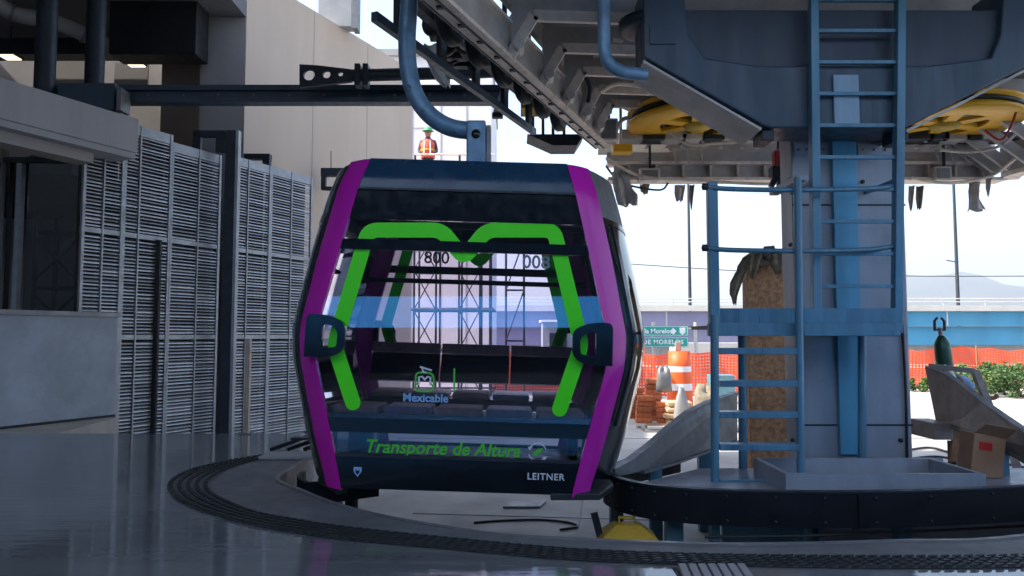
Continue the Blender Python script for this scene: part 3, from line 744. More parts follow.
# interior grab rails
for y, z in ((.62, 1.50), (-.30, 1.86)):
    m = MB(); m.tube([(-fw(z) + .04, y, z), (fw(z) - .04, y, z)], .022, 10); m.build('grab_rail', 'steel_dark', CAB, world=False)
for sx in (-1, 1):
    fn = p_side(sx)
    shell(fn, -1, 1, .01, .44, 12, 4, .0, -.04, 'side_panel', 'cabin_black')
    shell(fn, -1, 1, .441, 1.84, 14, 14, .0, -.008, 'side_pane', 'glass_side')
    shell(fn, -1, 1, 1.841, 1.88, 14, 1, .006, -.03, 'side_trim', 'cabin_black')
    shell(fn, -1, 1, 1.881, 2.225, 12, 4, .0, -.04, 'side_header', 'steel_grey' if sx > 0 else 'roof_navy')
    for u in (-.82, -.02, .02, .82):
        shell(fn, u - .035, u + .035, .441, 1.84, 1, 14, .014, .001, 'door_frame', 'cabin_black')
    if sx < 0:
        shell(fn, -.995, -.9, .02, 2.2, 1, 16, .016, .002, 'edge_seal', 'rubber')
    else:
        shell(fn, .9, .995, .02, 2.2, 1, 16, .016, .002, 'edge_seal', 'rubber')
# roof and floor
def perim(z, grow=0):
    P = [];
    for i in range(9): P.append(p_front(-1)(-1 + 2 * i / 8, z, grow))
    for t in (.4, .8, 1): P.append(p_pil(1, -1)(t, z, grow))
    for i in range(1, 8): P.append(p_side(1)(-1 + 2 * i / 8, z, grow))
    for t in (1, .8, .4): P.append(p_pil(1, 1)(t, z, grow))
    for i in range(9): P.append(p_front(1)(1 - 2 * i / 8, z, grow))
    for t in (.4, .8, 1): P.append(p_pil(-1, 1)(t, z, grow))
    for i in range(1, 8): P.append(p_side(-1)(1 - 2 * i / 8, z, grow))
    for t in (1, .8, .4): P.append(p_pil(-1, -1)(t, z, grow))
    return P
m = MB(); P = perim(2.2, -.032); n = len(P); rings = [(1, 2.18), (1, 2.236), (.86, 2.265), (.5, 2.29), (.001, 2.30)]
V = [(p.x * s, p.y * s, z) for s, z in rings for p in P]
m.add(V, [(j * n + i, j * n + (i + 1) % n, (j + 1) * n + (i + 1) % n, (j + 1) * n + i) for j in range(4) for i in range(n)] + [tuple(range(n))[::-1]], True)
m.build('roof', 'roof_navy', CAB, world=False)
m = MB(); P = perim(.03, -.042); m.add([(p.x, p.y, .0) for p in P] + [(p.x, p.y, .03) for p in P], [tuple(range(n))[::-1], tuple(range(n, 2 * n))] + [(i, (i + 1) % n, n + (i + 1) % n, n + i) for i in range(n)])
m.build('floor', 'steel_dark', CAB, world=False)
# bumper shoe under the right corner, guide shoe under the left
m = MB(); m.prism([(.62, -.99), (.95, -.93), (1.08, -.6), (1.08, .5), (1.0, .5), (.98, -.55), (.88, -.84), (.62, -.90)], 2, -.022, .022); m.build('bumper_shoe', 'rubber', CAB, world=False, bevel=.008)
m = MB(); m.prism([(-.80, -.90), (-1.02, -.55), (-1.04, .5), (-.96, .5), (-.93, -.5), (-.74, -.84)], 2, -.05, -.001); m.build('bumper_shoe', 'rubber', CAB, world=False, bevel=.008)
# seats
for sy in (-1, 1):
    y0 = sy * .86; y1 = sy * .46
    ya, yb = min(y0, y1), max(y0, y1)
    for i in range(5):
        x0 = -.87 + i * .348; x1 = x0 + .315
        m = MB(); m.prism([(ya, .49), (yb, .49), (yb, .535 if sy < 0 else .545), (ya, .545 if sy < 0 else .535)], 0, x0, x1); o = m.build('seat', 'seat_blue' if i % 2 else 'seat', CAB, world=False, bevel=.015)
    m = MB(); m.box((-.90, ya + .02, .40), (.90, yb - .02, .488)); m.build('seat_frame', 'cabin_black', CAB, world=False)
    m = MB()
    for x in (-.86, .86): m.box((x - .03, ya + .03, .031), (x + .03, yb - .03, .398))
    m.build('seat_bracket', 'cabin_black', CAB, world=False)
for i in range(3):
    x0 = -.93 + i * .624; m = MB(); m.prism([(.70, .62), (.80, .60), (.86, .86), (.78, .86)], 0, x0, x0 + .612); m.build('backrest', 'cabin_black', CAB, world=False, bevel=.01)
    m = MB(); m.prism([(.775, .862), (.87, .862), (.885, .94), (.80, .955)], 0, x0 + .002, x0 + .61); m.build('headband', 'seat', CAB, world=False, bevel=.008)
# black grab hoops at the corners (hold-off buffers)
def hoop(sx, sy):
    zc = 1.0; wi = fwi(zc) - (.07 if sx < 0 else .10)
    def px(a): return sx * a
    o_ = fillet([Vector((wi + .13, zc - .135)), Vector((wi + .13, zc + .15)), Vector((wi - .02, zc + .145)), Vector((wi - .135, zc + .095)), Vector((wi - .135, zc - .075)), Vector((wi - .06, zc - .13)), Vector((wi + .13, zc - .135))], .05, 4)[:-1]
    h_ = fillet([Vector((wi + .02, zc - .075)), Vector((wi + .02, zc + .085)), Vector((wi - .05, zc + .075)), Vector((wi - .085, zc + .035)), Vector((wi - .08, zc - .065)), Vector((wi + .02, zc - .075))], .02, 3)[:-1]
    y = sy * fd(zc)
    ya, yb = (y - .075, y - .024) if sy < 0 else (y + .024, y + .075)
    plate_holes([(px(p.x), p.y) for p in o_], [[(px(p.x), p.y) for p in h_]], ya, yb, 'buffer_hoop', 'cabin_black', CAB, world=False)
    m = MB(); xs = sorted((px(wi + .06), px(wi + .128))); yy = sorted((y + sy * .0, y + sy * .023))
    m.box((xs[0], yy[0] - (.02 if sy < 0 else 0), zc - .12), (xs[1], yy[1], zc + .13)); m.build('hoop_mount', 'cabin_black', CAB, world=False)
for sx in (-1, 1):
    for sy in (-1, 1): hoop(sx, sy)
# the green stripe, front and rear
def stripe(sy):
    k = 1 / 149.5
    pts = [Vector(((x - 463) * k, (490 - y) * k)) for x, y in ((359, 402), (339.5, 345), (372, 229.5), (446, 229.5), (468.5, 258), (491, 229.5), (559, 229.5), (586, 345), (564, 408))]
    # undo the small swing of the cabin
    pts = [Vector((p.x - .030 * (p.y - .2) , p.y + .030 * p.x)) for p in pts]
    if sy > 0: pts = [Vector((p.x, p.y + .15)) for p in pts]
    c = fillet(pts, .065, 6); L, Rr = ribbon([p for p in c], .102)
    y = sy * fd(1.0); ya, yb = (y - .0048, y - .0012) if sy < 0 else (y + .0012, y + .0048)
    def cap(e0, e1):
        cc = (e0 + e1) / 2; v = e0 - cc; out = []
        for t in range(1, 6):
            a = math.pi * t / 6; out.append(cc + Vector((v.x * math.cos(a) - v.y * math.sin(a), v.x * math.sin(a) + v.y * math.cos(a))))
        return out
    m = MB(); n = len(L)
    v = [(p.x, y_, p.y) for y_ in (ya, yb) for p in (L + Rr)]
    f = []
    for i in range(n - 1):
        if sy > 0: f += [(i, i + 1, n + i + 1, n + i)]; continue
        f += [(i, i + 1, n + i + 1, n + i), (2 * n + i, 3 * n + i, 3 * n + i + 1, 2 * n + i + 1), (i, 2 * n + i, 2 * n + i + 1, i + 1), (n + i, n + i + 1, 3 * n + i + 1, 3 * n + i)]
    m.add(v, f)
    for e0, e1 in (((L[0], Rr[0]), (Rr[-1], L[-1])) if sy < 0 else ()):
        pc = [e0] + cap(e0, e1) + [e1]; m.prism([(p.x, p.y) for p in pc], 1, ya, yb)
    o = m.build('stripe', 'green' if sy < 0 else 'green_back', CAB, world=False)
    o['label'] = 'bright green M-shaped stripe' if sy < 0 else 'green stripe on the far window'
    return o
stripe(-1); stripe(1)
# lettering
yf = -fd(1.0) - .003; kk = 1 / 149.5
def on_front(px, py, y=None):
    x, z = (px - 463) * kk, (490 - py) * kk
    return Vector((x - .030 * (z - .2), yf if y is None else y, z + .030 * x))
def tx(body, px, py, size, mt, bold=0, shear=0, y=None, name='lettering'):
    p = on_front(px, py, y); return text(name, body, size, mt, CAB, Matrix.Translation(p) @ FRONT, bold, shear)
tx('008', 541, 262.5, .125, 'decal_pale', .002, name='cabin_number')
tx('Transporte de Altura', 448, 447, .119, 'decal_green', .0025, .22, yf - .006, 'slogan')
tx('LEITNER', 550, 474, .060, 'decal_white', .0012, 0, yf - .014, 'maker_name')
tx('Mexicable', 431, 397.5, .075, 'decal_blue', .002, 0, yf, 'logo_name')
p = Vector((-.40, fd(1.6) + .003, 1.74)); text('cabin_number', '008', .16, 'decal_dark', CAB, Matrix.Translation(p) @ Matrix.Rotation(math.pi, 4, 'Z') @ FRONT, .002)
# owl-like M emblem, divider, round arrow mark, shield
def ring_mark(pts, wd, y, mt, name, closed=True):
    P = [Vector((p.x, p.z)) for p in pts]
    if closed: P = P + [P[0], P[1]]
    L, Rr = ribbon(P, wd)
    if closed: L, Rr = L[:-1], Rr[:-1]
    mm = MB(); n = len(L); mm.add([(p.x, y, p.y) for p in L + Rr], [(i, i + 1, n + i + 1, n + i) for i in range(n - 1)])
    return mm.build(name, mt, CAB, world=False)
c = on_front(430, 381.5)
sq = fillet([Vector((x, 0, z)) for x, z in ((-.06, 0), (-.06, .062), (.06, .062), (.06, -.062), (-.06, -.062), (-.06, 0))], .045, 5)[:-1]
ring_mark([c + p for p in sq], .012, yf, 'decal_green', 'emblem')
mk = [Vector((x, 0, z)) for x, z in ((-.038, -.02), (-.038, .032), (-.018, .036), (0, .016), (.018, .036), (.038, .032), (.038, -.02))]
ring_mark([c + p for p in mk], .011, yf - .001, 'decal_white', 'emblem', False)
for s in ((-.035, .10, .045, .078),): 
    ring_mark([c + Vector((s[0], 0, s[1])), c + Vector((s[2], 0, s[3]))], .012, yf, 'decal_white', 'emblem', False)
    ring_mark([c + Vector((-.02, 0, .093)), c + Vector((-.012, 0, .068)), c + Vector((.01, 0, .064))], .010, yf - .0005, 'decal_white', 'emblem', False)
ring_mark([on_front(459.5, 368), on_front(459.5, 391)], .012, yf, 'decal_green', 'divider', False)
c = on_front(542, 450, yf - .006)
for a0 in (.3, math.pi + .3):
    arc = [c + Vector((.058 * math.cos(a0 + t * .38), 0, .058 * math.sin(a0 + t * .38))) for t in range(7)]
    ring_mark(arc, .008, yf - .006, 'decal_white', 'arrow_mark', False)
    e = arc[-1]; m = MB(); m.prism([(e.x - .016, e.z), (e.x + .016, e.z + .005), (e.x - .004, e.z - .022)], 1, yf - .0075, yf - .0065); m.build('arrow_head', 'decal_white', CAB, world=False)
m = MB(); m.prism([(c.x - .035, c.z - .02), (c.x - .005, c.z - .024), (c.x + .03, c.z + .012), (c.x + .035, c.z + .03), (c.x, c.z + .02), (c.x - .02, c.z + .004)], 1, yf - .008, yf - .0062); m.build('leaf_mark', 'decal_green', CAB, world=False)
c = on_front(365, 469, yf - .013)
m = MB(); m.prism([(c.x - .026, c.z + .03), (c.x + .026, c.z + .03), (c.x + .026, c.z), (c.x, c.z - .034), (c.x - .026, c.z)], 1, c.y - .003, c.y - .001); m.build('shield', 'decal_blue', CAB, world=False)
m = MB(); m.prism([(c.x - .013, c.z + .018), (c.x, c.z + .004), (c.x + .013, c.z + .018), (c.x + .013, c.z - .006), (c.x, c.z - .018), (c.x - .013, c.z - .006)], 1, c.y - .005, c.y - .0035); m.build('shield_mark', 'cabin_black', CAB, world=False)
# hanger, built in cabin space
inv = (Matrix.Translation(CAB.location) @ CAB.rotation_euler.to_matrix().to_4x4()).inverted()
YH = 5.9
hp = [inv @ at(*p, YH) for p in ((476, 131), (452, 128), (432, 117), (417, 98), (409, 72), (407, 40), (409, 5), (411, -40), (414, -75))]
m = MB(); m.tube(spline(hp, 6), .072, 18); m.build('hanger_arm', 'hanger', CAB, world=False)
def lbox(mm, x0, y0, x1, y1, Y0, Y1):
    a, b = at(x0, y1, YH), at(x1, y0, YH); pts = [inv @ Vector((x, y, z)) for z in (a.z, b.z) for x, y in ((a.x, Y0), (b.x, Y0), (b.x, Y1), (a.x, Y1))]
    return mm.add(pts, [(0, 3, 2, 1), (4, 5, 6, 7), (0, 1, 5, 4), (1, 2, 6, 5), (2, 3, 7, 6), (3, 0, 4, 7)])
m = MB(); lbox(m, 467, 123, 486, 182, YH - .09, YH + .09); m.build('hanger_bracket', 'hanger', CAB, world=False, bevel=.015)
m = MB(); lbox(m, 486.3, 127, 491, 180, YH - .06, YH + .07); m.build('bracket_plate', 'steel_grey', CAB, world=False, bevel=.006)
c = inv @ at(476, 134, YH - .09); m = MB(); m.lathe([(.0, -.012), (.036, -.012), (.036, .01)], (c.x, c.y, c.z), axis=1, n=16); m.build('pivot_pin', 'cabin_black', CAB, world=False)
for px, py in ((422, 110), (410, 86), (455, 131)):
    c = inv @ at(px, py, YH - .07); m = MB(); m.lathe([(.0, -.012), (.012, -.012), (.012, .01)], (c.x, c.y, c.z), axis=1, n=8); m.build('bolt', 'steel_grey', CAB, world=False)
c = inv @ at(414, -78, YH); m = MB(); m.box((c.x - .25, c.y - .12, c.z - .08), (c.x + .25, c.y + .12, c.z + .12)); m.build('grip', 'steel_dark', CAB, world=False, bevel=.02)
m = MB(); p, q = inv @ at(342, 176, 5.2), inv @ at(372, 192, 5.0); m.tube([p, p.lerp(q, .5) + Vector((0, 0, -.01)), q], .005, 6); m.build('antenna_wire', 'decal_white', CAB, world=False)

pane = [o for o in CAB.children if o.name.startswith('window_pane')]; low = [o for o in CAB.children if o.name.startswith('lower_pane')]
lpn = [o for o in CAB.children if o.name.startswith('lower_panel')]; arm = [o for o in CAB.children if o.name.startswith('hanger_arm')][0]
brk = [o for o in CAB.children if o.name.startswith('hanger_bracket')][0]
for o in list(CAB.children):
    n_ = o.name.split('.')[0]
    if n_ in ('emblem', 'divider', 'logo_name'): o.parent = pane[0]
    elif n_ in ('stripe', 'cabin_number'): o.parent = pane[0] if '.' not in o.name else pane[1]
    elif n_ in ('slogan', 'arrow_mark', 'arrow_head', 'leaf_mark'): o.parent = low[0]
    elif n_ in ('maker_name', 'shield', 'shield_mark'): o.parent = lpn[0]
    elif n_ == 'bolt': o.parent = arm
    elif n_ in ('pivot_pin', 'bracket_plate'): o.parent = brk
# ================================================================== TOWER
YC = 6.5
cx0, cx1 = at(795, 300, YC).x, at(908, 300, YC).x; cxm = (cx0 + cx1) / 2
zt = at(800, 131, 6.4).z
tw_ = thing('station_column', 'broad grey blue steel column carrying the station machinery', 'column', (cxm, YC + .5, PIT))
m = MB(); m.box((cx0, YC, PIT + .002), (cx1, YC + .30, zt + .3)); m.build('shaft', 'column', tw_, bevel=.02)
a, b = at(834, 300, YC).x, at(858, 300, YC).x
m = MB(); m.box((a, YC - .05, .02), (b, YC - .002, at(846, 82, YC).z)); m.build('cable_duct', 'blue_light', tw_, bevel=.006)
for py in (205, 425):
    z = at(800, py, YC).z; m = MB(); m.box((cx0 - .004, YC - .006, z - .008), (a - .004, YC - .001, z + .008)); m.box((b + .004, YC - .006, z - .008), (cx1 + .004, YC - .001, z + .008)); m.build('seam', 'steel_dark', tw_)
for px, py in ((862, 138), (862, 182), (790, 180), (900, 180), (900, 245), (790, 245), (792, 440), (900, 440)):
    c = at(px, py, YC); m = MB(); m.lathe([(.0, -.02), (.018, -.02), (.018, 0)], (c.x, YC - .001, c.z), axis=1, n=8); m.build('bolt', 'steel_dark', tw_)
m = MB(); m.box((cx0 - .12, YC - .12, PIT + .003), (cx1 + .12, YC + .42, -.35)); m.build('footing', 'column', tw_, bevel=.02)
for py in (150, 330):
    z = at(850, py, YC).z
    for xa_, xb_ in ((cx0 + .02, a - .03), (b + .03, cx1 - .02)):
        m = MB(); m.box((xa_, YC - .016, z - .05), (xb_, YC - .0065, z + .05)); o = m.build('flange_plate', 'column', tw_, bevel=.003)
        for k in range(4):
            x = xa_ + (xb_ - xa_) * (k + .5) / 4; m = MB(); m.lathe([(0, -.012), (.012, -.012), (.012, 0)], (x, YC - .0165, z), axis=1, n=6); m.build('bolt', 'steel_grey', o)
m = MB(); m.tube(spline([(cx1 - .07, YC - .02, -.3), (cx1 - .06, YC - .025, .6), (cx1 - .075, YC - .02, 1.5), (cx1 - .06, YC - .03, 2.6)], 6), .012, 8); m.build('cable', 'hose', tw_)
# crosshead
YX0, YX1 = 6.0, 6.95
def X(px, Y=6.1): return at(px, 300, Y).x
def Zp(py, Y=6.1): return at(780, py, Y).z
ch = thing('crosshead', 'dark navy winged crosshead on top of the broad station column', 'crosshead', (cxm, 6.8, zt))
wl = [(645, -12), (685, -12), (690, 40), (706, 62), (760, 70), (930, 70), (994, 62), (1004, 40), (1010, -12), (1050, -12), (1050, 60), (906, 131), (770, 131), (762, 128), (645, 62)]
m = MB(); m.prism([(X(p), Zp(q)) for p, q in wl], 1, YX0, YX0 + .45); m.build('wings', 'navy', ch, bevel=.015)
m = MB(); m.prism([(X(p), Zp(q)) for p, q in ((681, 12), (1012, 12), (1012, 74), (681, 74))], 1, YX0 + .06, YX0 + .4); m.build('cross_beam', mat('navy_grey', (.035, .05, .075), .45, .1, .2, 4, .04, 60, .3, (.06, .06, .065), streak=True), ch, bevel=.01)
for p0, p1 in ((634, 690), (1003, 1062)):
    m = MB(); m.lathe([(0, Zp(10)), (.3, Zp(10)), (.3, Zp(18)), (.24, Zp(20)), (0, Zp(20))], ((X(p0) + X(p1)) / 2, 6.35, 0), n=24); m.build('bearing', 'steel_dark', ch)
m = MB(); pbox(m, 650, 24, 676, 44, YX0 - .012, YX0 - .002); m.build('cover_plate', 'navy', ch, bevel=.004)
m = MB(); m.box((X(833), YX0 - .025, Zp(131)), (X(858), YX0 - .002, Zp(80))); m.build('cable_duct', mat('duct_pale', (.20, .32, .44), .45, 0, .2, 4, .03, 60, .4, (.10, .2, .3), streak=True), ch)
for px in (770, 905):
    m = MB(); m.box((X(px) - .05, YX0 + .05, Zp(142)), (X(px) + .05, YX0 + .3, Zp(131) - .002)); m.build('end_lug', 'steel_dark', ch, bevel=.01)
# pale plate under the wing: bounce light on the underside put into its colour
for (pa, pb) in (((645, 64), (762, 131)), ((1050, 62), (906, 133))):
    A_, B_ = Vector((X(pa[0]), 0, Zp(pa[1]))), Vector((X(pb[0]), 0, Zp(pb[1])))
    d = (B_ - A_).normalized(); nn = Vector((0, 1, 0)).cross(d); nn = nn if nn.z < 0 else -nn
    m = MB(); m.plate([A_ + Vector((0, YX0 + .012, 0)), B_ + Vector((0, YX0 + .012, 0)), B_ + Vector((0, YX0 + .52, 0)), A_ + Vector((0, YX0 + .52, 0))], nn * .02); m.build('lit_underside', 'station_metal', ch)
# ladder
YL = 5.95
la = thing('tall_ladder', 'tall blue steel ladder rising up the front of the station column', 'ladder', (at(855, 335, YL).x, YL, at(855, 335, YL).z))
LT = [(at(816, 333, YL), at(813, 0, YL)), (at(896.5, 333, YL), at(900, 0, YL))]
for p, q in LT:
    m = MB(); m.bar(p, p + (q - p) * 1.25, .066, .08, (0, 1, 0)); m.build('rail', 'blue', la, bevel=.006)
zr = at(850, 319, YL).z
while zr < 4.5:
    xs = [p.x + (q.x - p.x) * (zr - p.z) / (q.z - p.z) for p, q in LT]
    m = MB(); m.box((xs[0] + .034, YL - .012, zr - .014), (xs[1] - .034, YL + .022, zr + .014)); m.build('rung', 'blue', la); zr += .2635
for px, py in ((815.5, 60), (897, 60), (815.5, 180), (897, 180), (897, 245)):
    c = at(px, py, YL); m = MB(); m.bar((c.x, YL + .052, c.z), (c.x, YC - .002, c.z), .03, .03); m.build('bracket', 'blue', la)
# access platform with lower steps
ac = thing('access_platform', 'blue steel landing with handrails and lower steps left of the column', 'platform', (at(755, 490, 5.85).x, 5.85, -.05))
YP = 5.85
def post(px0, px1, py0, py1, Y, dep=.06, nm='post', mt='blue'):
    a, b = at(px0, py1, Y), at(px1, py0, Y); m = MB(); m.box((a.x, Y, a.z), (b.x, Y + dep, b.z)); return m.build(nm, mt, ac, bevel=.004)
def tpost(px0, py0, px1, py1, Y, r, nm='post'):
    m = MB(); m.tube([at(px0, py0, Y), at(px1, py1, Y)], r, 12); return m.build(nm, 'blue', ac)
a = at(712, 182, YP); m = MB(); m.box((a.x - .04, YP - .03, at(712, 335, YP).z), (a.x + .04, YP + .05, a.z)); m.build('post', 'blue', ac, bevel=.01)
a = at(714, 340, YP - .04); m = MB(); m.tube([at(714.5, 315, YP - .08), at(715, 492, YP - .08)], .033, 12); m.build('handrail', 'blue', ac)
tpost(797.5, 178, 801, 492, YP - .08, .031, 'handrail')
tpost(742, 335, 743, 474, 6.35, .036); tpost(862, 336, 862, 472, 6.3, .034)
a, b = at(709, 308, YP), at(899, 323, YP); ymax = YC - .06
m = MB(); m.box((at(718, 300, YP).x, YP + .051, b.z), (at(899, 300, YP).x, YP + .08, a.z)); m.build('toe_board', 'blue', ac)
m = MB(); m.box((a.x - .01, YP - .02, at(800, 336, YP).z), (b.x, YP + .03, b.z - .002)); m.build('front_channel', 'blue', ac, bevel=.004)
m = MB(); m.box((a.x, YP + .031, b.z - .05), (b.x, ymax, b.z - .02)); m.build('deck', 'steel_dark', ac)
for py, y2, nm in ((188, 186, 'handrail'), (249, 246, 'handrail')):
    p = [at(707, py - 1, YP - .01), at(730, py + 1, YP - .05), at(790, py + 2, YP - .06), at(860, py + 1, YP + .03), at(897, y2, YP + .12)]
    m = MB(); m.tube(spline(p, 6), .02, 10); m.build(nm, 'blue', ac)
    c = at(706, py - 1, YP); m = MB(); m.lathe([(0, -.03), (.028, -.02), (.028, .02), (0, .03)], (c.x - .01, YP - .01, c.z), axis=0, n=12); m.build('knob', 'rubber', ac)
for py in (351, 383, 414, 446, 481):
    a, b = at(717.5, py - 3.2, YP - .02), at(798.5, py + 3.2, YP - .02); m = MB(); m.box((a.x, YP - .10, b.z), (b.x, YP + .02, a.z)); m.build('step', 'blue', ac, bevel=.004)
c = at(802, 178, YP); m = MB(); m.box((c.x - .04, YP + .0, c.z - .02), (c.x + .04, YC - .002, c.z + .03)); m.build('wall_bracket', 'column', ac, bevel=.006)
# ------------------------------------------------------------------ guide ring
rp = spline([Vector((1.55, 7.0, 0)), Vector((1.05, 6.5, 0)), Vector((.77, 6.02, 0)), Vector((.70, 5.78, 0)), fl(610, 476.5), fl(624, 481.5), fl(655, 487), fl(705, 491), fl(775, 493), fl(850, 493.5), fl(930, 492), fl(1024, 488), fl(1120, 482), Vector((4.75, 5.95, 0)), Vector((5.0, 6.6, 0))], 6)
rgt = thing('guide_ring', 'black curved guide band on blue legs around the column foot', 'guide rail', (2.3, 5.2, PIT))
seg = len(rp); cut = [0, 19, 31, 44, 56, seg - 1]
mid = min(range(seg), key=lambda i: abs(rp[i].x - fl(857, 493).x)); cut = [0, 17, 34, mid, mid + 14, seg - 1]
for i in range(5):
    P = [(p.x, p.y) for p in rp[cut[i]:cut[i + 1] + 1]]
    # leave a narrow joint between bands
    if i: P[0] = tuple(np.array(P[0]) + .03 * (np.array(P[1]) - np.array(P[0])))
    m = MB(); m.strip(P, -.225, .0, .03); m.build('band', 'band', rgt)
m = MB(); m.strip([(p.x, p.y) for p in rp[22:]], -.002 + .004, .012, .055); m.build('top_edge', 'steel_dark', rgt)
c = rp[mid]; m = MB(); m.box((c.x - .035, c.y - .012, -.22), (c.x + .035, c.y - .002, -.005)); m.build('joint_plate', 'band', rgt)
for i in list(range(24, seg - 6, 4)):
    p = rp[i]; d = (rp[i + 1] - rp[i - 1]).normalized(); nn = Vector((d.y, -d.x, 0))
    for z in (-.03, -.19):
        m = MB(); q = p + nn * .006; m.lathe([(0, -.004), (.009, -.004), (.009, .006)], (q.x, q.y, z), axis=1, n=8); m.build('bolt', 'steel_dark', rgt)
# deck plate and trough inside the ring
ins_ = [(p.x, p.y) for p in rp[26:]] ; cen = Vector((2.6, 6.4, 0))
pl_ = [tuple(np.array(p) * .965 + np.array((cen.x, cen.y)) * .035) for p in ins_] + [(4.6, 6.35), (1.6, 6.35)]
m = MB(); m.prism(pl_, 2, -.10, -.075); m.build('deck_plate', 'column', rgt)
tr_ = thing('steel_trough', 'open grey blue steel trough at the foot of the station column', 'trough', (at(890, 480, 5.4).x, 5.7, -.07))
a, b = at(800, 489.5, 5.32), at(986, 474, 5.32)
for nm, q in (('front_wall', ((a.x - .1, 5.32, -.073), (b.x, 5.36, b.z))), ('back_wall', ((a.x - .1, 5.98, -.073), (b.x + .08, 6.02, b.z))), ('end_wall', ((b.x - .04, 5.362, -.073), (b.x, 5.978, b.z))), ('end_wall', ((a.x - .1, 5.362, -.073), (a.x - .06, 5.978, b.z))), ('base', ((a.x - .058, 5.362, -.072), (b.x - .042, 5.978, -.05)))):
    m = MB(); m.box(*q); m.build(nm, 'column', tr_)
# legs below the ring
for px, py0, wd, Y in ((617, 503, .10, 5.75), (675, 515, .12, 5.35), (716, 520, .06, 5.3), (805, 521, .03, 5.3), (820, 521, .03, 5.35), (905, 520, .10, 5.5)):
    c = at(px, py0, Y); m = MB(); m.box((c.x - wd / 2, Y, PIT + .002), (c.x + wd / 2, Y + .1, -.105)); m.build('leg', 'blue', rgt, bevel=.005)
m = MB(); m.box((at(722, 500, 5.6).x, 5.6, PIT + .002), (at(823, 500, 5.6).x, 5.64, -.11)); m.build('skirt_plate', 'blue', rgt)
m = MB(); m.box((at(823.5, 500, 5.9).x, 5.9, PIT + .002), (at(1030, 500, 5.9).x, 5.94, -.11)); m.build('skirt_plate', 'column', rgt)
m = MB(); m.tube([at(705, 537, 5.0), at(800, 536, 5.0), at(930, 531, 5.2), at(1060, 524, 5.5)], .010, 8); m.build('cable', 'hose', rgt)
# deflector wings
def wing(nm, lab, P, thick, flange, mt):
    t = thing(nm, lab, 'guide plate', (sum(p.x for p in P) / len(P), sum(p.y for p in P) / len(P), min(p.z for p in P)), 'sloping guide plates')
    m = MB(); m.plate(P, thick); m.build('plate', mt, t)
    for i0, i1, wd in flange:
        for i in range(i0, i1):
            m = MB(); m.bar(P[i], P[i + 1], wd, .02); m.build('flange', 'steel_grey', t)
    return t
def yl(px): return 5.62 + (px - 612) / (736 - 612) * 1.75
LP = [at(x, y, yl(x)) for x, y in ((611, 470), (628, 461), (648, 446), (668, 428), (688, 412), (708, 402), (736, 393), (736, 441), (706, 451), (672, 463), (640, 472), (618, 476))]
t = wing('deflector_wing', 'sloping grey steel guide plate rising left of the blue steps', LP, (.02, .02, 0), ((0, 6, .07), (7, 10, .09)), 'steel_grey')
def leg2(t, px, py, Y, wd):
    c = at(px, py, Y); m = MB(); m.box((c.x - wd / 2, Y, PIT + .002), (c.x + wd / 2, Y + .08, c.z)); m.build('leg', 'blue', t)
leg2(t, 656, 466, 6.2, .10); leg2(t, 706, 452, 6.9, .13)
def yr(px): return 7.3 - (px - 928) / (1024 - 928) * 1.5
RP = [at(x, y, yr(x)) for x, y in ((928, 367), (946, 374), (964, 386), (985, 403), (1005, 417), (1024, 430), (1042, 450), (1042, 470), (1024, 458), (1000, 447), (974, 437), (956, 427), (939, 421))]
t = wing('deflector_wing', 'sloping brown grey steel guide plate at the right edge with rusty foot', RP, (-.02, .02, 0), ((0, 6, .06), (7, 11, .10)), 'brown_steel')
m = MB(); m.plate([at(x, y, 7.0) for x, y in ((951, 415), (974, 425), (977, 437), (968, 462), (950, 462), (953, 440))], (0, .03, 0)); m.build('rusty_foot', 'rusty', t)
m = MB(); pbox(m, 934, 423, 953, 440, 6.9, 7.3); m.build('stub_beam', 'brown_steel', t, bevel=.01)
m = MB(); pbox(m, 951, 441, 956, 465, 7.05, 7.1); m.build('stay', 'steel_dark', t)
leg2(t, 1000, 446, 6.0, .14)
for p, q in (((929, 366), (975, 371)), ((975, 371), (990, 409)), ((1011, 450), (1022, 482))):
    m = MB(); m.bar(at(*p, 6.9), at(*q, 6.7), .06, .045); m.build('angle_frame', 'brown_steel', t)
c = at(986, 470, 5.95)
cb = thing('carton_box', 'brown cardboard box with red print leaning under the right guide plate', 'box', (c.x, c.y, -.074))
zb = -.072
m = MB(); m.plate([Vector((c.x - .16, 5.9, zb)), Vector((c.x + .10, 5.9, zb)), Vector((c.x + .14, 5.9, zb + .30)), Vector((c.x - .11, 5.9, zb + .35))], (0.02, .22, 0)); m.build('body', 'cardboard', cb, bevel=.006)
m = MB(); m.plate([Vector((c.x - .08, 5.896, zb + .22)), Vector((c.x + .02, 5.896, zb + .21)), Vector((c.x + .025, 5.896, zb + .27)), Vector((c.x - .075, 5.896, zb + .285))], (0, .002, 0)); m.build('print', 'red', cb)
m = MB(); m.plate([Vector((c.x - .11, 5.9, zb + .352)), Vector((c.x + .14, 5.9, zb + .303)), Vector((c.x + .17, 5.80, zb + .39)), Vector((c.x - .08, 5.80, zb + .43))], (0, .004, .004)); m.build('flap', 'cardboard', cb)
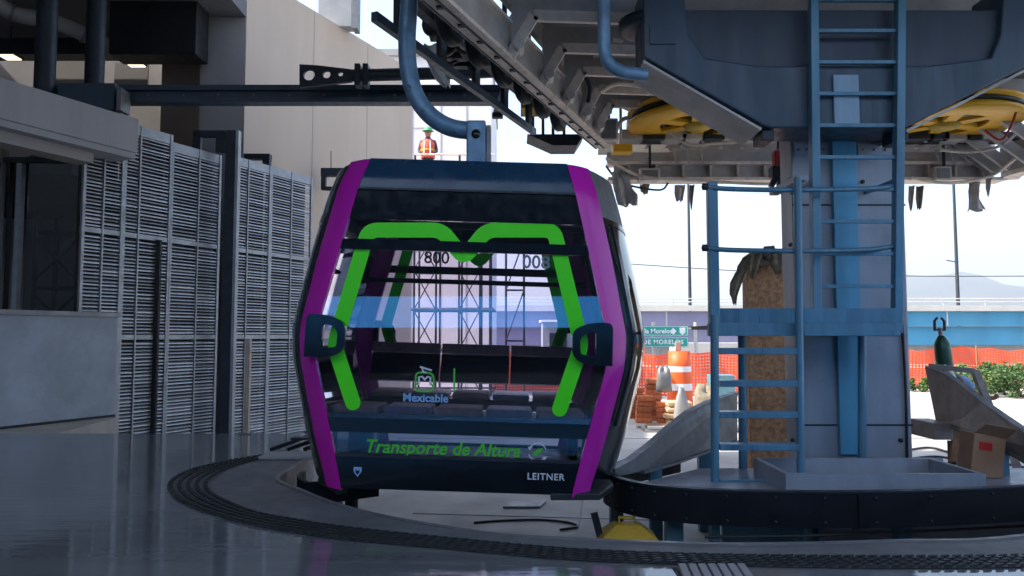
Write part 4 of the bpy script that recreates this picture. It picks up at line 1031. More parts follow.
# gas cylinder leaning behind the right plate
a, b = at(951, 412, 7.6), at(939.5, 326, 7.6)
gc = thing('gas_cylinder', 'dark green gas cylinder leaning behind the right guide plate', 'gas cylinder', (a.x, a.y, a.z))
d = (b - a).normalized()
m = MB(); m.tube([a, a + d * .60, a + d * .70, a + d * .75, a + d * .78], lambda t: .078 if t < .3 else (.074 if t < .55 else (.05 if t < .8 else .028)), 16); m.build('body', 'bottle_green', gc)
m = MB(); m.tube([a + d * .781, a + d * .86], .02, 10); m.build('valve', 'brown_steel', gc)
m = MB(); m.tube([b + Vector((-.05, 0, -.04)), b + Vector((-.05, 0, .05)), b + Vector((-.02, 0, .085))], .014, 8); m.tube([b + Vector((.05, 0, -.04)), b + Vector((.05, 0, .05)), b + Vector((.02, 0, .085))], .014, 8); m.bar(b + Vector((-.06, 0, -.04)), b + Vector((.06, 0, -.04)), .02, .02); m.build('valve_guard', 'steel_dark', gc)
# tangle of hoses and cloth on the plate
tg = thing('tool_bundle', 'bundle of hoses and a blue bag lying on the right guide plate', 'tools', at(962, 385, 7.3))
for k, (mt, pts) in enumerate((('decal_blue', ((957, 378), (965, 380), (972, 388))), ('brown_steel', ((945, 372), (958, 376), (968, 388), (975, 392))), ('white', ((944, 366), (951, 372), (957, 384))), ('rusty', ((970, 390), (984, 397), (994, 398), (997, 395))))):
    m = MB(); m.tube(spline([at(x, y, 7.25 - k * .05) for x, y in pts], 5), .035 if k == 0 else .02, 8); m.build('blue_bag' if k == 0 else 'hose', mt, tg)
# plywood crate behind the column
a, b = at(751, 462, 8.6), at(784, 256, 8.6)
pw = thing('plywood_crate', 'tall brown chipboard crate standing just left of the column', 'crate', ((a.x + b.x) / 2, 8.8, PIT))
m = MB(); m.box((a.x, 8.6, PIT + .14), (b.x + .25, 8.8, b.z)); m.build('board_box', 'osb', pw, bevel=.01)
m = MB(); m.box((a.x + .05, 8.65, PIT + .002), (b.x + .2, 8.78, PIT + .138)); m.build('pallet_block', 'wood', pw)
for z in (.1, at(760, 318, 8.6).z): 
    m = MB(); m.box((a.x - .004, 8.594, z), (b.x + .254, 8.599, z + .02)); m.build('strap', 'steel_dark', pw)
def rag(nm, lab, cat, P, Y, mt, seed, amp=.06, group=None, hang=True):
    "a crumpled hanging sheet: P is its outline as (px,py) rows left/right from top to bottom"
    rng = random.Random(seed); m = MB(); rows = len(P); nu = 8; V = []
    for th in (0, 1):
        for j, (xl, xr, py) in enumerate(P):
            for i in range(nu + 1):
                u = i / nu; px = xl + (xr - xl) * u
                yo = amp * (math.sin(u * 9 + seed) * .6 + math.sin(j * 1.7 + u * 5) * .5 + rng.uniform(-.3, .3) * (1 - th))
                c = at(px, py + (rng.uniform(-2.5, 2.5) if 0 < j else 0), Y); V.append((c.x, Y + yo + th * .012, c.z + rng.uniform(-.006, .006)))
    k = rows * (nu + 1); q = nu + 1; Fs = []
    for j in range(rows - 1):
        for i in range(nu):
            a_ = j * q + i; Fs += [(a_, a_ + q, a_ + q + 1, a_ + 1), (k + a_, k + a_ + 1, k + a_ + q + 1, k + a_ + q)]
    for j in range(rows - 1): Fs += [(j * q, k + j * q, k + (j + 1) * q, (j + 1) * q), (j * q + nu, (j + 1) * q + nu, k + (j + 1) * q + nu, k + j * q + nu)]
    for i in range(nu): Fs += [(i, i + 1, k + i + 1, k + i), ((rows - 1) * q + i, k + (rows - 1) * q + i, k + (rows - 1) * q + i + 1, (rows - 1) * q + i + 1)]
    m.v = V; m.f = Fs; m.sm = [True] * len(Fs)
    return tag(m.build(nm, mt), lab, cat, group)
ts = thing('torn_sack', 'ragged brown sacking draped over the top of the chipboard crate', 'sacking', at(757, 303, 8.5))
for kk_, P_ in enumerate(([(752, 784, 251), (746, 784, 256), (742, 784, 262), (740, 782, 266)], [(744, 756, 256), (738, 750, 266), (735, 745, 276), (734, 741, 284)], [(736, 745, 272), (731, 742, 284), (730, 738, 294), (733, 736, 303)], [(765, 773, 246), (764, 775, 252), (764, 776, 258)], [(772, 784, 252), (771, 783, 262), (776, 782, 272)], [(752, 762, 254), (748, 758, 268), (750, 754, 277)])):
    o = rag('tatter', None, None, P_, 8.50 - kk_ * .02, 'rag', 30 + kk_, .04); o.location -= ts.location; o.parent = ts

# ================================================================== MACHINERY OVERHEAD
RA, RB = Vector((-1.05, 4.35, 3.6)), Vector((1.22, 9.9, 3.6)); RD = (RB - RA).normalized(); RNv = Vector((RD.y, -RD.x, 0))
tg_ = thing('track_girder', 'cream steel track girder running back above the cabin', 'girder', (RA.x, RA.y, 3.6))
m = MB(); m.bar(RA, RB, .20, .035); m.build('bottom_flange', 'cream', tg_)
m = MB(); m.bar(RA + Vector((-.0, 0, .17)) + RNv * .06, RB + Vector((0, 0, .17)) + RNv * .06, .02, .30); m.build('web', 'station_metal', tg_)
m = MB(); m.bar(RA + Vector((0, 0, .335)), RB + Vector((0, 0, .335)), .20, .03); m.build('top_flange', 'cream', tg_)
m = MB(); m.bar(RA + Vector((0, 0, -.022)) - RNv * .08, RB + Vector((0, 0, -.022)) - RNv * .08, .02, .012); m.build('guide_bar', 'steel_dark', tg_)
m = MB(); m.bar(RA + Vector((0, 0, -.026)) + RNv * .03, RB + Vector((0, 0, -.026)) + RNv * .03, .012, .016); m.build('guide_bar', 'steel_dark', tg_)
Lr = (RB - RA).length
k = .2
while k < Lr:
    c = RA + RD * k + Vector((0, 0, -.024)); m = MB(); m.box((c.x - .03, c.y - .02, c.z - .012), (c.x + .03, c.y + .02, c.z + .005)); m.build('bolt', 'steel_dark', tg_); k += .37
# the bent bracket frames that carry the girder
for i, t in enumerate((.42, .56, .68, .79, .89)):
    c = RA + RD * (Lr * t)
    br = thing('girder_bracket', 'bent cream steel bracket on the track girder, number %s counted from the cabin' % ('one', 'two', 'three', 'four', 'five')[i], 'bracket', c, 'brackets along the track girder')
    pr = [(.08, .02), (.30, .40), (1.55, .36)]
    for j in range(2):
        p, q = pr[j], pr[j + 1]; m = MB(); m.bar((c.x + p[0], c.y, c.z + p[1]), (c.x + q[0], c.y, c.z + q[1]), .10, .05, (0, 1, 0)); m.build('flange', 'cream', br)
    m = MB(); m.prism([(c.x + .09, c.z + .06), (c.x + .31, c.z + .44), (c.x + 1.55, c.z + .40), (c.x + 1.55, c.z + .62), (c.x + .09, c.z + .62)], 1, c.y - .012, c.y + .012); m.build('plate', 'station_metal', br)
    m = MB(); m.tube([(c.x + .16, c.y - .1, c.z + .1), (c.x + .16, c.y + .1, c.z + .1)], .05, 10); m.build('boss', 'galv', br)
# cover deck above the machinery
cd = thing('machine_deck', 'dark steel deck roofing over the station machinery', 'deck', (3, 7.5, 4.28))
m = MB(); m.prism([(-.95, 4.3), (1.15, 9.9), (2.0, 10.9), (6.6, 10.9), (6.9, 4.3)], 2, 4.28, 4.36); m.build('deck', mat('deck_grey', (.13, .135, .15), .6, 0, .2, 2), cd)
for y in (5.2, 6.9, 8.0, 9.2, 10.3):
    x0 = max(-.6 + (y - 4.3) * .40, -.6); m = MB(); m.box((x0 + .02, y - .05, 4.12), (6.5, y + .05, 4.278)); m.build('joist', 'station_metal', cd)
m = MB(); m.bar((-.9, 4.4, 4.18), (1.2, 9.9, 4.18), .06, .18); m.build('edge_beam', 'station_metal', cd)
# conveyor tyres left of the girder, dark machinery
for i in range(6):
    c = RA + RD * (2.3 + i * .62) - RNv * .42 + Vector((0, 0, .34))
    t = thing('conveyor_tyre', 'dark conveyor tyre beside the track girder, %s from the hanger side' % ('first', 'second', 'third', 'fourth', 'fifth', 'sixth')[i], 'tyre', c, 'conveyor tyres')
    for nm, prof, mt in (('tyre', [(.13, -.05), (.20, -.06), (.235, -.03), (.235, .03), (.20, .06), (.13, .05)], 'rubber'), ('hub', [(0, -.04), (.128, -.03), (.128, .03), (0, .04)], 'steel_grey')):
        m = MB(); m.lathe(prof, (0, 0, 0), axis=0, n=22)
        o = m.build(nm, mt, t, world=False); o.rotation_euler = (0, 0, math.atan2(RD.y, RD.x) - R(90))
    m = MB(); m.tube([c, c + RNv * .36], .03, 8); m.build('axle', 'steel_dark', t)
ld = thing('launch_rail', 'dark launch rail frame beside the hanger arm at top centre', 'rail', RA - RNv * .8 + RD * 2 + Vector((0, 0, .1)))
o1 = RA - RNv * .72
m = MB(); m.bar(o1 + RD * 1.5 + Vector((0, 0, .52)), o1 + RD * 5.6 + Vector((0, 0, .52)), .10, .16); m.build('beam', 'steel_dark', ld)
m = MB(); m.bar(o1 + RD * 1.5 + Vector((0, 0, .10)), o1 + RD * 5.3 + Vector((0, 0, .10)), .06, .08); m.build('lower_beam', 'navy', ld)
for k in (1.9, 2.7, 3.5, 4.3, 5.1):
    m = MB(); c = o1 + RD * k; m.bar(c + Vector((0, 0, .14)), c + Vector((0, 0, .44)), .05, .12, RD); m.build('hanger_strap', 'steel_dark', ld)
    m = MB(); m.bar(c + Vector((0, 0, .6)), c + RNv * .68 + Vector((0, 0, .45)), .06, .06); m.build('cross_arm', 'station_metal', ld)
    m = MB(); m.bar(c + Vector((0, 0, .6)), Vector((c.x, c.y, 6.198)), .06, .06); m.build('suspension_bar', 'steel_dark', ld)
# loose cables and conduits among the machinery
rngc = random.Random(21)
for i, (pts, r_, mt, lab) in enumerate((
    (((420, 12, 7.2), (432, 30, 7.2), (446, 32, 7.3), (462, 52, 7.5), (486, 56, 7.8)), .022, 'hose', 'thick black cable looping beside the hanger arm'),
    (((430, -5, 6.8), (438, 18, 6.9), (455, 24, 7.0), (470, 45, 7.2)), .016, 'galv', 'thin grey conduit beside the hanger arm'),
    (((540, 30, 8.2), (552, 60, 8.3), (548, 84, 8.4), (560, 98, 8.6)), .03, 'hose', 'black hose hanging behind the track girder brackets'),
    (((575, 40, 8.4), (582, 70, 8.5), (590, 88, 8.6), (586, 110, 8.8)), .024, 'steel_dark', 'dark conduit dropping between the girder brackets'),
    (((640, 96, 9.8), (680, 141, 9.9), (720, 143, 9.9), (770, 139, 9.9)), .02, 'galv', 'grey conduit running under the left yellow sheave'),
    (((606, 158, 10.1), (640, 176, 10.2), (690, 180, 10.2), (760, 184, 10.2), (783, 182, 10.2)), .022, 'cream', 'pale conduit along the bottom of the rear girder'),
    (((912, 178, 10.2), (950, 183, 10.2), (990, 176, 10.2), (1016, 158, 9.8)), .022, 'cream', 'pale conduit under the rear girder right of the column'),
    (((612, 40, 7.4), (640, 47, 7.6), (650, 60, 7.8), (648, 92, 8.3)), .025, 'cream', 'pale pipe dropping behind the bent blue pipe'),
    (((600, 92, 8.6), (616, 84, 8.6), (640, 86, 8.7), (668, 88, 8.8)), .03, 'cream', 'pale pipe under the deck left of the crosshead wing'),
    (((640, 104, 9.2), (655, 92, 9.2), (700, 92, 9.3), (735, 100, 9.3)), .02, 'galv', 'thin grey pipe arching over the left yellow sheave'),
    (((612, 142, 9.9), (622, 120, 9.8), (640, 118, 9.8)), .028, 'cream', 'short bent pale pipe at the end of the track girder'),
    (((590, 128, 9.4), (600, 112, 9.4), (612, 112, 9.4)), .028, 'cream', 'second short bent pale pipe nearer the cabin'),
    (((505, 28, 7.6), (520, 8, 7.6), (545, 6, 7.7), (560, -8, 7.8)), .024, 'galv', 'grey pipe rising from the track girder above the cabin'),
    (((940, 150, 10.0), (970, 152, 10.0), (1000, 146, 9.8), (1022, 128, 9.4)), .02, 'galv', 'thin grey pipe under the right yellow sheave'),
    (((606, 166, 10.0), (616, 178, 10.1), (632, 186, 10.1), (660, 190, 10.2), (668, 183, 10.2)), .014, 'hose', 'slack black cable drooping under the rear girder'),
    (((985, 130, 9.0), (1000, 140, 8.9), (1010, 128, 8.8), (1016, 112, 8.7)), .014, 'red', 'thin red cable beside the right yellow sheave'))):
    m = MB(); m.tube(spline([at(*p) for p in pts], 6), r_, 8); tag(m.build('conduit', mt), lab, 'cable', 'loose cables in the machinery')
for i, (q, Y, mt, lab) in enumerate(((( 428, 18, 444, 34), 7.4, 'steel_dark', 'small dark junction box beside the hanger arm'), ((452, 36, 476, 48), 7.9, 'station_metal', 'grey junction box under the launch rail'), ((556, 66, 572, 88), 8.8, 'station_metal', 'grey box between the second and third girder brackets'), ((592, 44, 612, 62), 8.4, 'steel_dark', 'dark box between the girder brackets near the bent pipe'), ((600, 118, 618, 140), 9.6, 'galv', 'pale box at the far end of the track girder'), ((640, 168, 660, 180), 10.35, 'galv', 'pale box on the rear girder beside the cabin'), ((936, 166, 952, 180), 10.35, 'galv', 'pale box on the rear girder right of the column'))):
    m = MB(); pbox(m, *q, Y, Y + .22); bx_ = thing('junction_box', lab, 'box', at((q[0] + q[2]) / 2, q[3], Y), 'junction boxes in the machinery'); m.build('housing', mt, bx_, bevel=.012)
    m = MB(); pbox(m, q[0] + 2, q[1] + 2, q[2] - 2, q[3] - 2, Y - .012, Y - .001); m.build('lid', 'steel_grey', bx_, bevel=.004)
    c = at((q[0] + q[2]) / 2, q[1], Y + .1); m = MB(); m.bar(c, (c.x, c.y, 4.27), .03, .03); m.build('stay', 'steel_dark', bx_)
gb = thing('gear_cluster', 'dense dark cluster of levers and rollers beside the hanger arm top', 'machinery', at(455, 60, 7.6))
for q, Y in (((418, 4, 452, 14), 7.0), ((446, 50, 480, 58), 8.0), ((470, 22, 500, 34), 8.3), ((430, 58, 470, 66), 8.2)):
    m = MB(); pbox(m, *q, Y, Y + .12); m.build('plate', 'steel_dark', gb, bevel=.01)
for (p, q, Y) in (((420, 10), (450, 55), 7.3), ((440, 5), (468, 60), 7.5), ((452, 62), (500, 44), 8.1), ((465, 20), (490, 66), 8.0), ((480, 66), (512, 60), 8.4), ((470, 68), (496, 36), 8.2)):
    m = MB(); m.bar(at(*p, Y), at(*q, Y + .3), .07, .05); m.build('lever', 'steel_dark' if p[0] % 20 else 'station_metal', gb)
for px, py, Y in ((432, 26, 7.2), (446, 46, 7.5), (462, 40, 7.7), (478, 52, 8.0), (492, 58, 8.2)):
    c = at(px, py, Y); m = MB(); m.lathe([(0, -.05), (.06, -.05), (.10, -.03), (.10, .03), (.06, .05), (0, .05)], c, axis=1, n=18); m.build('roller', 'rubber', gb)
m = MB(); m.bar(at(455, 6, 7.5), (at(455, 6, 7.5).x, 7.5, 4.6), .08, .08); m.build('suspension_bar', 'steel_dark', gb)
# bent blue pipe
pb = [at(604, -40, 5.9), at(604, 48, 5.9), at(607, 63, 5.9), at(620, 72, 5.9), at(646, 75, 5.95)]
m = MB(); m.tube(fillet(pb, .12, 5), .052, 14); tag(m.build('bent_pipe', 'hanger'), 'bent blue pipe dropping beside the crosshead wing', 'pipe')
# yellow sheaves
def sheave(c, r, lab):
    t = thing('sheave_wheel', lab, 'wheel', c, 'yellow sheaves')
    for nm, prof in (('rim', [(r - .42, -.05), (r - .02, -.06), (r, -.03), (r, 0), (r - .07, .03), (r - .07, .10), (r - .0, .12), (r, .15), (r - .05, .17), (r - .12, .15), (r - .12, 0), (r - .42, .0), (r - .42, -.05)]),):
        m = MB(); m.lathe(prof, c, n=56); m.build(nm, 'yellow', t)
    m = MB(); m.lathe([(r - .068, .035), (r - .03, .045), (r - .03, .085), (r - .068, .095)], c, n=56); m.build('liner', 'rubber', t)
    m = MB(); m.lathe([(0, -.09), (.16, -.09), (.2, -.02), (.2, .1), (0, .1)], c, n=24); m.build('hub', 'yellow_dull', t)
    for k in range(6):
        a_ = k * math.pi / 3 + .3; dx, dy = math.cos(a_), math.sin(a_)
        m = MB(); m.bar((c[0] + dx * .19, c[1] + dy * .19, c[2] - .02), (c[0] + dx * (r - .41), c[1] + dy * (r - .41), c[2] - .02), .16, .05); m.build('spoke', 'yellow', t)
    m = MB(); m.lathe([(.06, .1), (.06, 4.28 - c[2] - .0)], c, n=12); m.build('shaft', 'steel_dark', t)
    return t
sheave(Vector((at(698, 117, 9.6).x, 9.6, 3.85)), .92, 'yellow sheave wheel left of the column under the crosshead wing')
sheave(Vector((at(944, 117, 9.6).x, 9.6, 3.85)), .92, 'yellow sheave wheel right of the column under the crosshead wing')
# rear girder
YR = 10.6
rg = thing('rear_girder', 'long grey rear girder spanning behind the yellow sheaves', 'girder', (4.3, YR, 3.2))
xa, xb = at(607, 160, YR).x, at(1000, 160, YR).x
zz = lambda py: at(780, py, YR).z
m = MB(); m.box((xa, YR - .15, zz(182)), (xb, YR + .15, zz(186) + .10)); m.build('bottom_flange', 'cream', rg)
m = MB(); m.box((xa + .1, YR, zz(178)), (xb - .1, YR + .03, zz(166))); m.build('web', 'station_metal', rg)
m = MB(); m.box((xa, YR - .12, zz(166) + .002), (xb, YR + .12, zz(163))); m.build('mid_flange', 'cream', rg)
m = MB(); m.box((xa, YR + .02, zz(163) + .002), (xb, YR + .05, zz(152))); m.build('upper_web', 'station_metal', rg)
m = MB(); m.box((xa - .1, YR + .25, zz(150)), (xb + .1, YR + .3, zz(128))); m.build('rear_panel', 'station_metal', rg)
for px in range(628, 1000, 27):
    c = at(px, 170, YR); m = MB(); m.box((c.x - .015, YR - .1, zz(178) + .002), (c.x + .015, YR - .001, zz(166) - .001)); m.build('stiffener', 'galv', rg)
for px in (672, 684, 698, 930, 944, 958):
    c = at(px, 156, YR); m = MB(); m.tube([(c.x, YR - .16, zz(153)), (c.x, YR - .2, zz(163)), (c.x + .05, YR - .2, zz(167))], .014, 6); m.build('hook', 'galv', rg)
for px in (672, 930):
    a_ = at(px - 2, 152, YR); b_ = at(px + 29, 152, YR); m = MB(); m.bar((a_.x, YR - .16, zz(152)), (b_.x, YR - .16, zz(152)), .03, .03); m.build('hook_bar', 'galv', rg)
m = MB(); m.bar((xa - .4, YR - .25, zz(141)), (xb + .4, YR - .25, zz(141)), .05, .04); m.build('cable_tray', 'cream', rg)
# motors, boxes and rollers along the rear girder
rng = random.Random(5)
names = ('first', 'second', 'third', 'fourth', 'fifth', 'sixth', 'seventh', 'eighth', 'ninth', 'tenth', 'eleventh', 'twelfth', 'thirteenth', 'fourteenth')
for i, px in enumerate((632, 652, 673, 690, 712, 730, 752, 768, 915, 934, 952, 968, 985, 1000)):
    c = at(px, 146, YR - .45); z0 = zz(150); wd = rng.uniform(.10, .2)
    t = thing('drive_motor', '%s small grey drive unit along the rear girder, counting from the cabin' % names[i], 'motor', (c.x, YR - .45, z0), 'drive units on the rear girder')
    m = MB(); m.box((c.x - wd, YR - .6, z0), (c.x + wd, YR - .3, z0 + rng.uniform(.08, .16))); m.build('base', rng.choice(('galv', 'steel_dark', 'station_metal')), t, bevel=.01)
    m = MB(); m.lathe([(0, -.12), (.07, -.12), (.085, -.06), (.085, .08), (.05, .12), (0, .12)], (c.x + rng.uniform(-.05, .05), YR - .5, z0 + .22), axis=0, n=14); m.build('casing', rng.choice(('steel_dark', 'galv', 'cream')), t)
    m = MB(); m.bar((c.x - wd, YR - .5, z0 - .02), (c.x - wd, YR - .5, 4.27), .035, .035); m.build('stay', 'galv', t)
    m = MB(); m.bar((c.x, YR - .30, z0 + .04), (c.x, YR + .02, z0 + .04), .05, .04); m.build('foot', 'station_metal', t)
c = at(622, 150, YR - .7); m = MB(); m.box((c.x - .13, c.y - .1, c.z - .05), (c.x + .13, c.y + .1, c.z + .06)); tag(m.build('yellow_block', 'yellow', bevel=.012), 'small yellow block at the cabin end of the rear girder', 'block')
# right hand return girder
rr = thing('return_girder', 'grey station girder curving forward at the right edge', 'girder', (6.7, 9.6, 3.5))
P = spline([Vector((xb, YR, 0)), Vector((6.95, 10.2, 0)), Vector((7.1, 9.4, 0)), Vector((7.0, 8.2, 0)), Vector((6.6, 6.5, 0))], 5)
m = MB(); m.strip([(p.x, p.y) for p in P], 3.28, 3.34, .22); m.build('bottom_flange', 'cream', rr)
m = MB(); m.strip([(p.x, p.y) for p in P], 3.342, 3.75, .03); m.build('web', 'station_metal', rr)
for i in range(2, len(P) - 1, 2):
    m = MB(); m.bar((P[i].x - .1, P[i].y, 3.36), (P[i].x - .75, P[i].y, 3.85), .05, .14); m.build('rib', 'station_metal', rr)
# cab-like equipment box and yellow box below the far end of the girder
YE = 10.2
eb = thing('glazed_cabinet', 'small dark glazed cabinet hanging beneath the track girder end', 'cabinet', at(550, 140, YE))
a, b = at(527, 149, YE), at(583, 138, YE); m = MB(); m.prism([(a.x, b.z), (b.x, b.z), (b.x - .1, a.z), (a.x + .35, a.z)], 1, YE - .2, YE + .3); m.build('tray', 'steel_dark', eb)
for px in (533, 543, 553, 564):
    m = MB(); c = at(px, 125, YE); m.bar((c.x, YE, b.z + .002), (c.x, YE, at(px, 108, YE).z), .04, .04); m.build('post', 'navy', eb)
a2, b2 = at(531, 112, YE), at(567, 107, YE); m = MB(); m.box((a2.x, YE - .05, a2.z), (b2.x, YE + .2, b2.z)); m.build('top', 'steel_dark', eb)
m = MB(); m.bar(at(549, 108, YE + .1), at(549, 60, YE + .1), .06, .06); m.build('suspension_bar', 'steel_dark', eb)
a, b = at(521, 108, 9.5), at(549, 81, 9.5)
m = MB(); m.prism([(a.x, a.z), (b.x + .12, a.z), (b.x, b.z), (a.x, b.z)], 1, 9.5, 9.9); tag(m.build('yellow_box', 'yellow_dull', bevel=.01), 'dull yellow box hanging under the track girder above the cabin', 'box')
# white leaning strut
st_ = thing('white_strut', 'slim white strut hanging down between the girder and the cross rail', 'strut', at(499, 117, 9.0))
m = MB(); m.plate([at(x, y, 9.0) for x, y in ((507, 60), (514, 60), (509, 90), (503, 112), (493, 112), (501, 88))], (0, .04, 0)); m.build('bar', 'white', st_)
m = MB(); pbox(m, 492, 112, 503, 117, 8.97, 9.07); m.build('foot', 'steel_dark', st_, bevel=.01)
m = MB(); m.bar(at(510, 60, 9.02), at(512, 20, 9.02), .04, .04); m.build('upper_rod', 'galv', st_)
# hanging wraps
rag('plastic_wrap', 'white plastic wrapping dangling beside the hanger arm', 'plastic', [(424, 440, 44), (424, 444, 54), (428, 446, 63), (432, 448, 72), (437, 450, 80), (444, 450, 86)], 7.6, 'white', 5, .05, 'loose wrapping')
rag('plastic_wrap', 'pale wrapping hanging under the girder just right of the cabin roof', 'plastic', [(612, 622, 172), (613, 629, 180), (614, 633, 188), (616, 637, 197), (618, 637, 205)], 9.7, 'cloth', 9, .06, 'loose wrapping')
rag('plastic_wrap', 'long pale wrapping hanging from the rear girder right of the column', 'plastic', [(970, 980, 182), (969, 981, 190), (968, 982, 200), (967, 984, 207), (968, 986, 210)], 10.3, 'cloth', 12, .06, 'loose wrapping')
for i, (x0, x1, y0, y1, lab) in enumerate(((675, 685, 185, 200, 'short torn wrap under the rear girder left of the blue landing post'), (690, 694, 185, 208, 'thin torn strip under the rear girder nearest the blue landing post'), (909, 914, 186, 210, 'thin torn strip under the rear girder beside the column'), (916, 924, 186, 208, 'torn tag under the rear girder, second from the column'), (986, 992, 178, 195, 'short torn strip under the rear girder nearest the right edge'), (640, 650, 184, 193, 'short torn wrap under the rear girder beside the cabin'))):
    rag('torn_strip', lab, 'strip', [(x0, x1, y0), (x0, x1 - 1, y0 + (y1 - y0) * .5), (x0 + 1, x1 - 2, y1)], 10.4, 'rag' if i % 2 else 'cloth', 20 + i, .03, 'torn strips under the girder')
c = at(780, 175, 6.9); t = thing('cable_clamp', 'small dark clamp with red grip beside the column head', 'clamp', at(778, 186, 7.6))
m = MB(); pbox(m, 775, 150, 781, 165, 7.55, 7.65); m.build('grip', 'red', t, bevel=.01)
m = MB(); pbox(m, 773, 165.5, 783, 176, 7.53, 7.67); m.build('body', 'steel_dark', t, bevel=.01)
m = MB(); m.bar(at(776, 176, 7.6), at(771, 187, 7.6), .05, .05); m.bar(at(780, 176, 7.6), at(779, 187, 7.6), .04, .05); m.build('jaw', 'steel_dark', t)
m = MB(); m.bar(at(778, 150, 7.6), at(778, 110, 7.6), .02, .02); m.build('rope', 'steel_dark', t)
# roof-edge shapes at the upper left against the sky
for q, lab in (((352, -40, 358, 28), 'grey steel post above the end of the beige wall'),):
    m = MB(); pbox(m, *q, 14.6, 14.9); tag(m.build('roof_post', 'steel_grey'), lab, 'post')
m = MB(); pbox(m, 318, -60, 352, 26, 14.9, 15.2); tag(m.build('roof_panel', 'concrete_blue'), 'blue grey panel above the top of the beige wall', 'panel')

# ================================================================== PIT
c = fl(627, 541, PIT); yc = 5.35; c = Vector((at(627, 530, yc).x, yc, PIT))
yt = thing('yellow_toolbox', 'dull yellow sloping toolbox with handle on the pit floor below the ring', 'toolbox', c)
zt_ = at(627, 523, yc).z; hw = .205
m = MB(); V = [(c.x - hw, yc - .14, PIT + .002), (c.x + hw, yc - .14, PIT + .002), (c.x + hw, yc + .14, PIT + .002), (c.x - hw, yc + .14, PIT + .002), (c.x - hw, yc - .14, zt_ - .09), (c.x + hw, yc - .14, zt_ - .09), (c.x + hw, yc + .14, zt_ - .09), (c.x - hw, yc + .14, zt_ - .09), (c.x - .09, yc - .06, zt_), (c.x + .09, yc - .06, zt_), (c.x + .09, yc + .06, zt_), (c.x - .09, yc + .06, zt_)]
m.add(V, [(0, 3, 2, 1), (0, 1, 5, 4), (1, 2, 6, 5), (2, 3, 7, 6), (3, 0, 4, 7), (4, 5, 9, 8), (5, 6, 10, 9), (6, 7, 11, 10), (7, 4, 8, 11), (8, 9, 10, 11)]); m.build('body', 'yellow_dull', yt, bevel=.008)
m = MB(); m.tube([(c.x - .055, yc, zt_ - .005), (c.x - .055, yc, zt_ + .04), (c.x + .055, yc, zt_ + .04), (c.x + .055, yc, zt_ - .005)], .012, 4, square=True); m.build('handle', 'yellow_dull', yt)
m = MB(); m.bar(at(600, 536, yc), at(594, 513, yc), .03, .05); tag(m.build('pry_lever', 'steel_dark'), 'dark lever standing up beside the yellow toolbox', 'lever')
P = spline([fl(474, 524, PIT) , fl(500, 522, PIT), fl(540, 521, PIT), fl(570, 524, PIT), fl(577, 528, PIT), fl(560, 531, PIT)], 8)
m = MB(); m.tube([(p.x, p.y, PIT + .012) for p in P], .011, 8); tag(m.build('floor_cable', 'hose'), 'black cable curling over the pit floor below the cabin', 'cable')
c = fl(524, 506, PIT); m = MB(); m.plate([Vector((c.x - .22, c.y - .12, PIT + .004)), Vector((c.x + .16, c.y - .12, PIT + .004)), Vector((c.x + .24, c.y + .14, PIT + .004)), Vector((c.x - .1, c.y + .14, PIT + .004))], (0, 0, .02)); tag(m.build('hatch_plate', 'steel_grey'), 'small steel hatch plate on the pit floor below the cabin', 'hatch')
# post and bearing under the left cabin corner
c = at(339, 500, 5.6); t = thing('guide_post', 'short pale post with dark roller under the left cabin corner', 'post', (c.x, 5.6, PIT))
m = MB(); m.box((c.x - .035, 5.57, PIT + .002), (c.x + .02, 5.64, -.06)); m.build('post', 'galv', t)
m = MB(); m.lathe([(0, PIT + .01), (.05, PIT + .01), (.05, -.18), (.035, -.07), (0, -.07)], (c.x + .09, 5.62, 0), n=14); m.build('roller', 'rubber', t)
# inner curved guide at the left end of the pit
P = spline([fl(302, 471), fl(297, 476), fl(303, 481), fl(316, 482), Vector((-1.0, 5.65, 0))], 5)
m = MB(); m.strip([(p.x, p.y) for p in P], -.16, .0, .03); t = tag(m.build('inner_guide', 'band'), 'short black curved guide at the left end of the pit', 'guide')

# ================================================================== YARD
# white building and scaffold behind the cabin
wb = thing('white_building', 'pale white building behind the scaffold seen past the cabin', 'building', (at(440, 300, 22).x, 22, PIT))
xa, xb = at(384, 300, 22).x, at(491, 300, 22).x
m = MB(); m.box((xa - 4, 22, PIT + .005), (xb, 30, 9.5)); m.build('wall', 'white_wall', wb)
for px in (411, 440, 466): 
    m = MB(); c = at(px, 300, 22); m.box((c.x - .01, 21.99, PIT + .01), (c.x + .01, 21.997, 9.5)); m.build('panel_joint', 'concrete', wb)
for py in (128, 250):
    m = MB(); z = at(440, py, 22).z; m.box((xa - 4, 21.99, z - .01), (xb, 21.996, z + .01)); m.build('panel_joint', 'concrete', wb)
m = MB(); m.box((xa - 4.05, 21.9, 9.502), (xb + .05, 30.05, 9.7)); m.build('roof', 'concrete', wb)
YS = 20.0
sf = thing('scaffold_tower', 'dark steel scaffold tower with braces in front of the white building', 'scaffold', (at(455, 300, YS).x, YS, PIT))
sx = [at(p, 300, YS).x for p in (414, 436, 459, 480, 490)]
lev = [PIT + .3 + i * 1.085 for i in range(6)]
for i, x in enumerate(sx):
    for y in (YS, YS + 1.1):
        m = MB(); m.tube([(x, y, PIT + .003), (x, y, lev[-1] + (1.0 if i % 2 == 0 else .3))], .03, 8); m.build('standard', 'steel_dark', sf)
for z in lev:
    for y in (YS - .035, YS + 1.135):
        m = MB(); m.tube([(sx[0] - .15, y, z), (sx[-1] + .15, y, z)], .025, 8); m.build('ledger', 'steel_dark', sf)
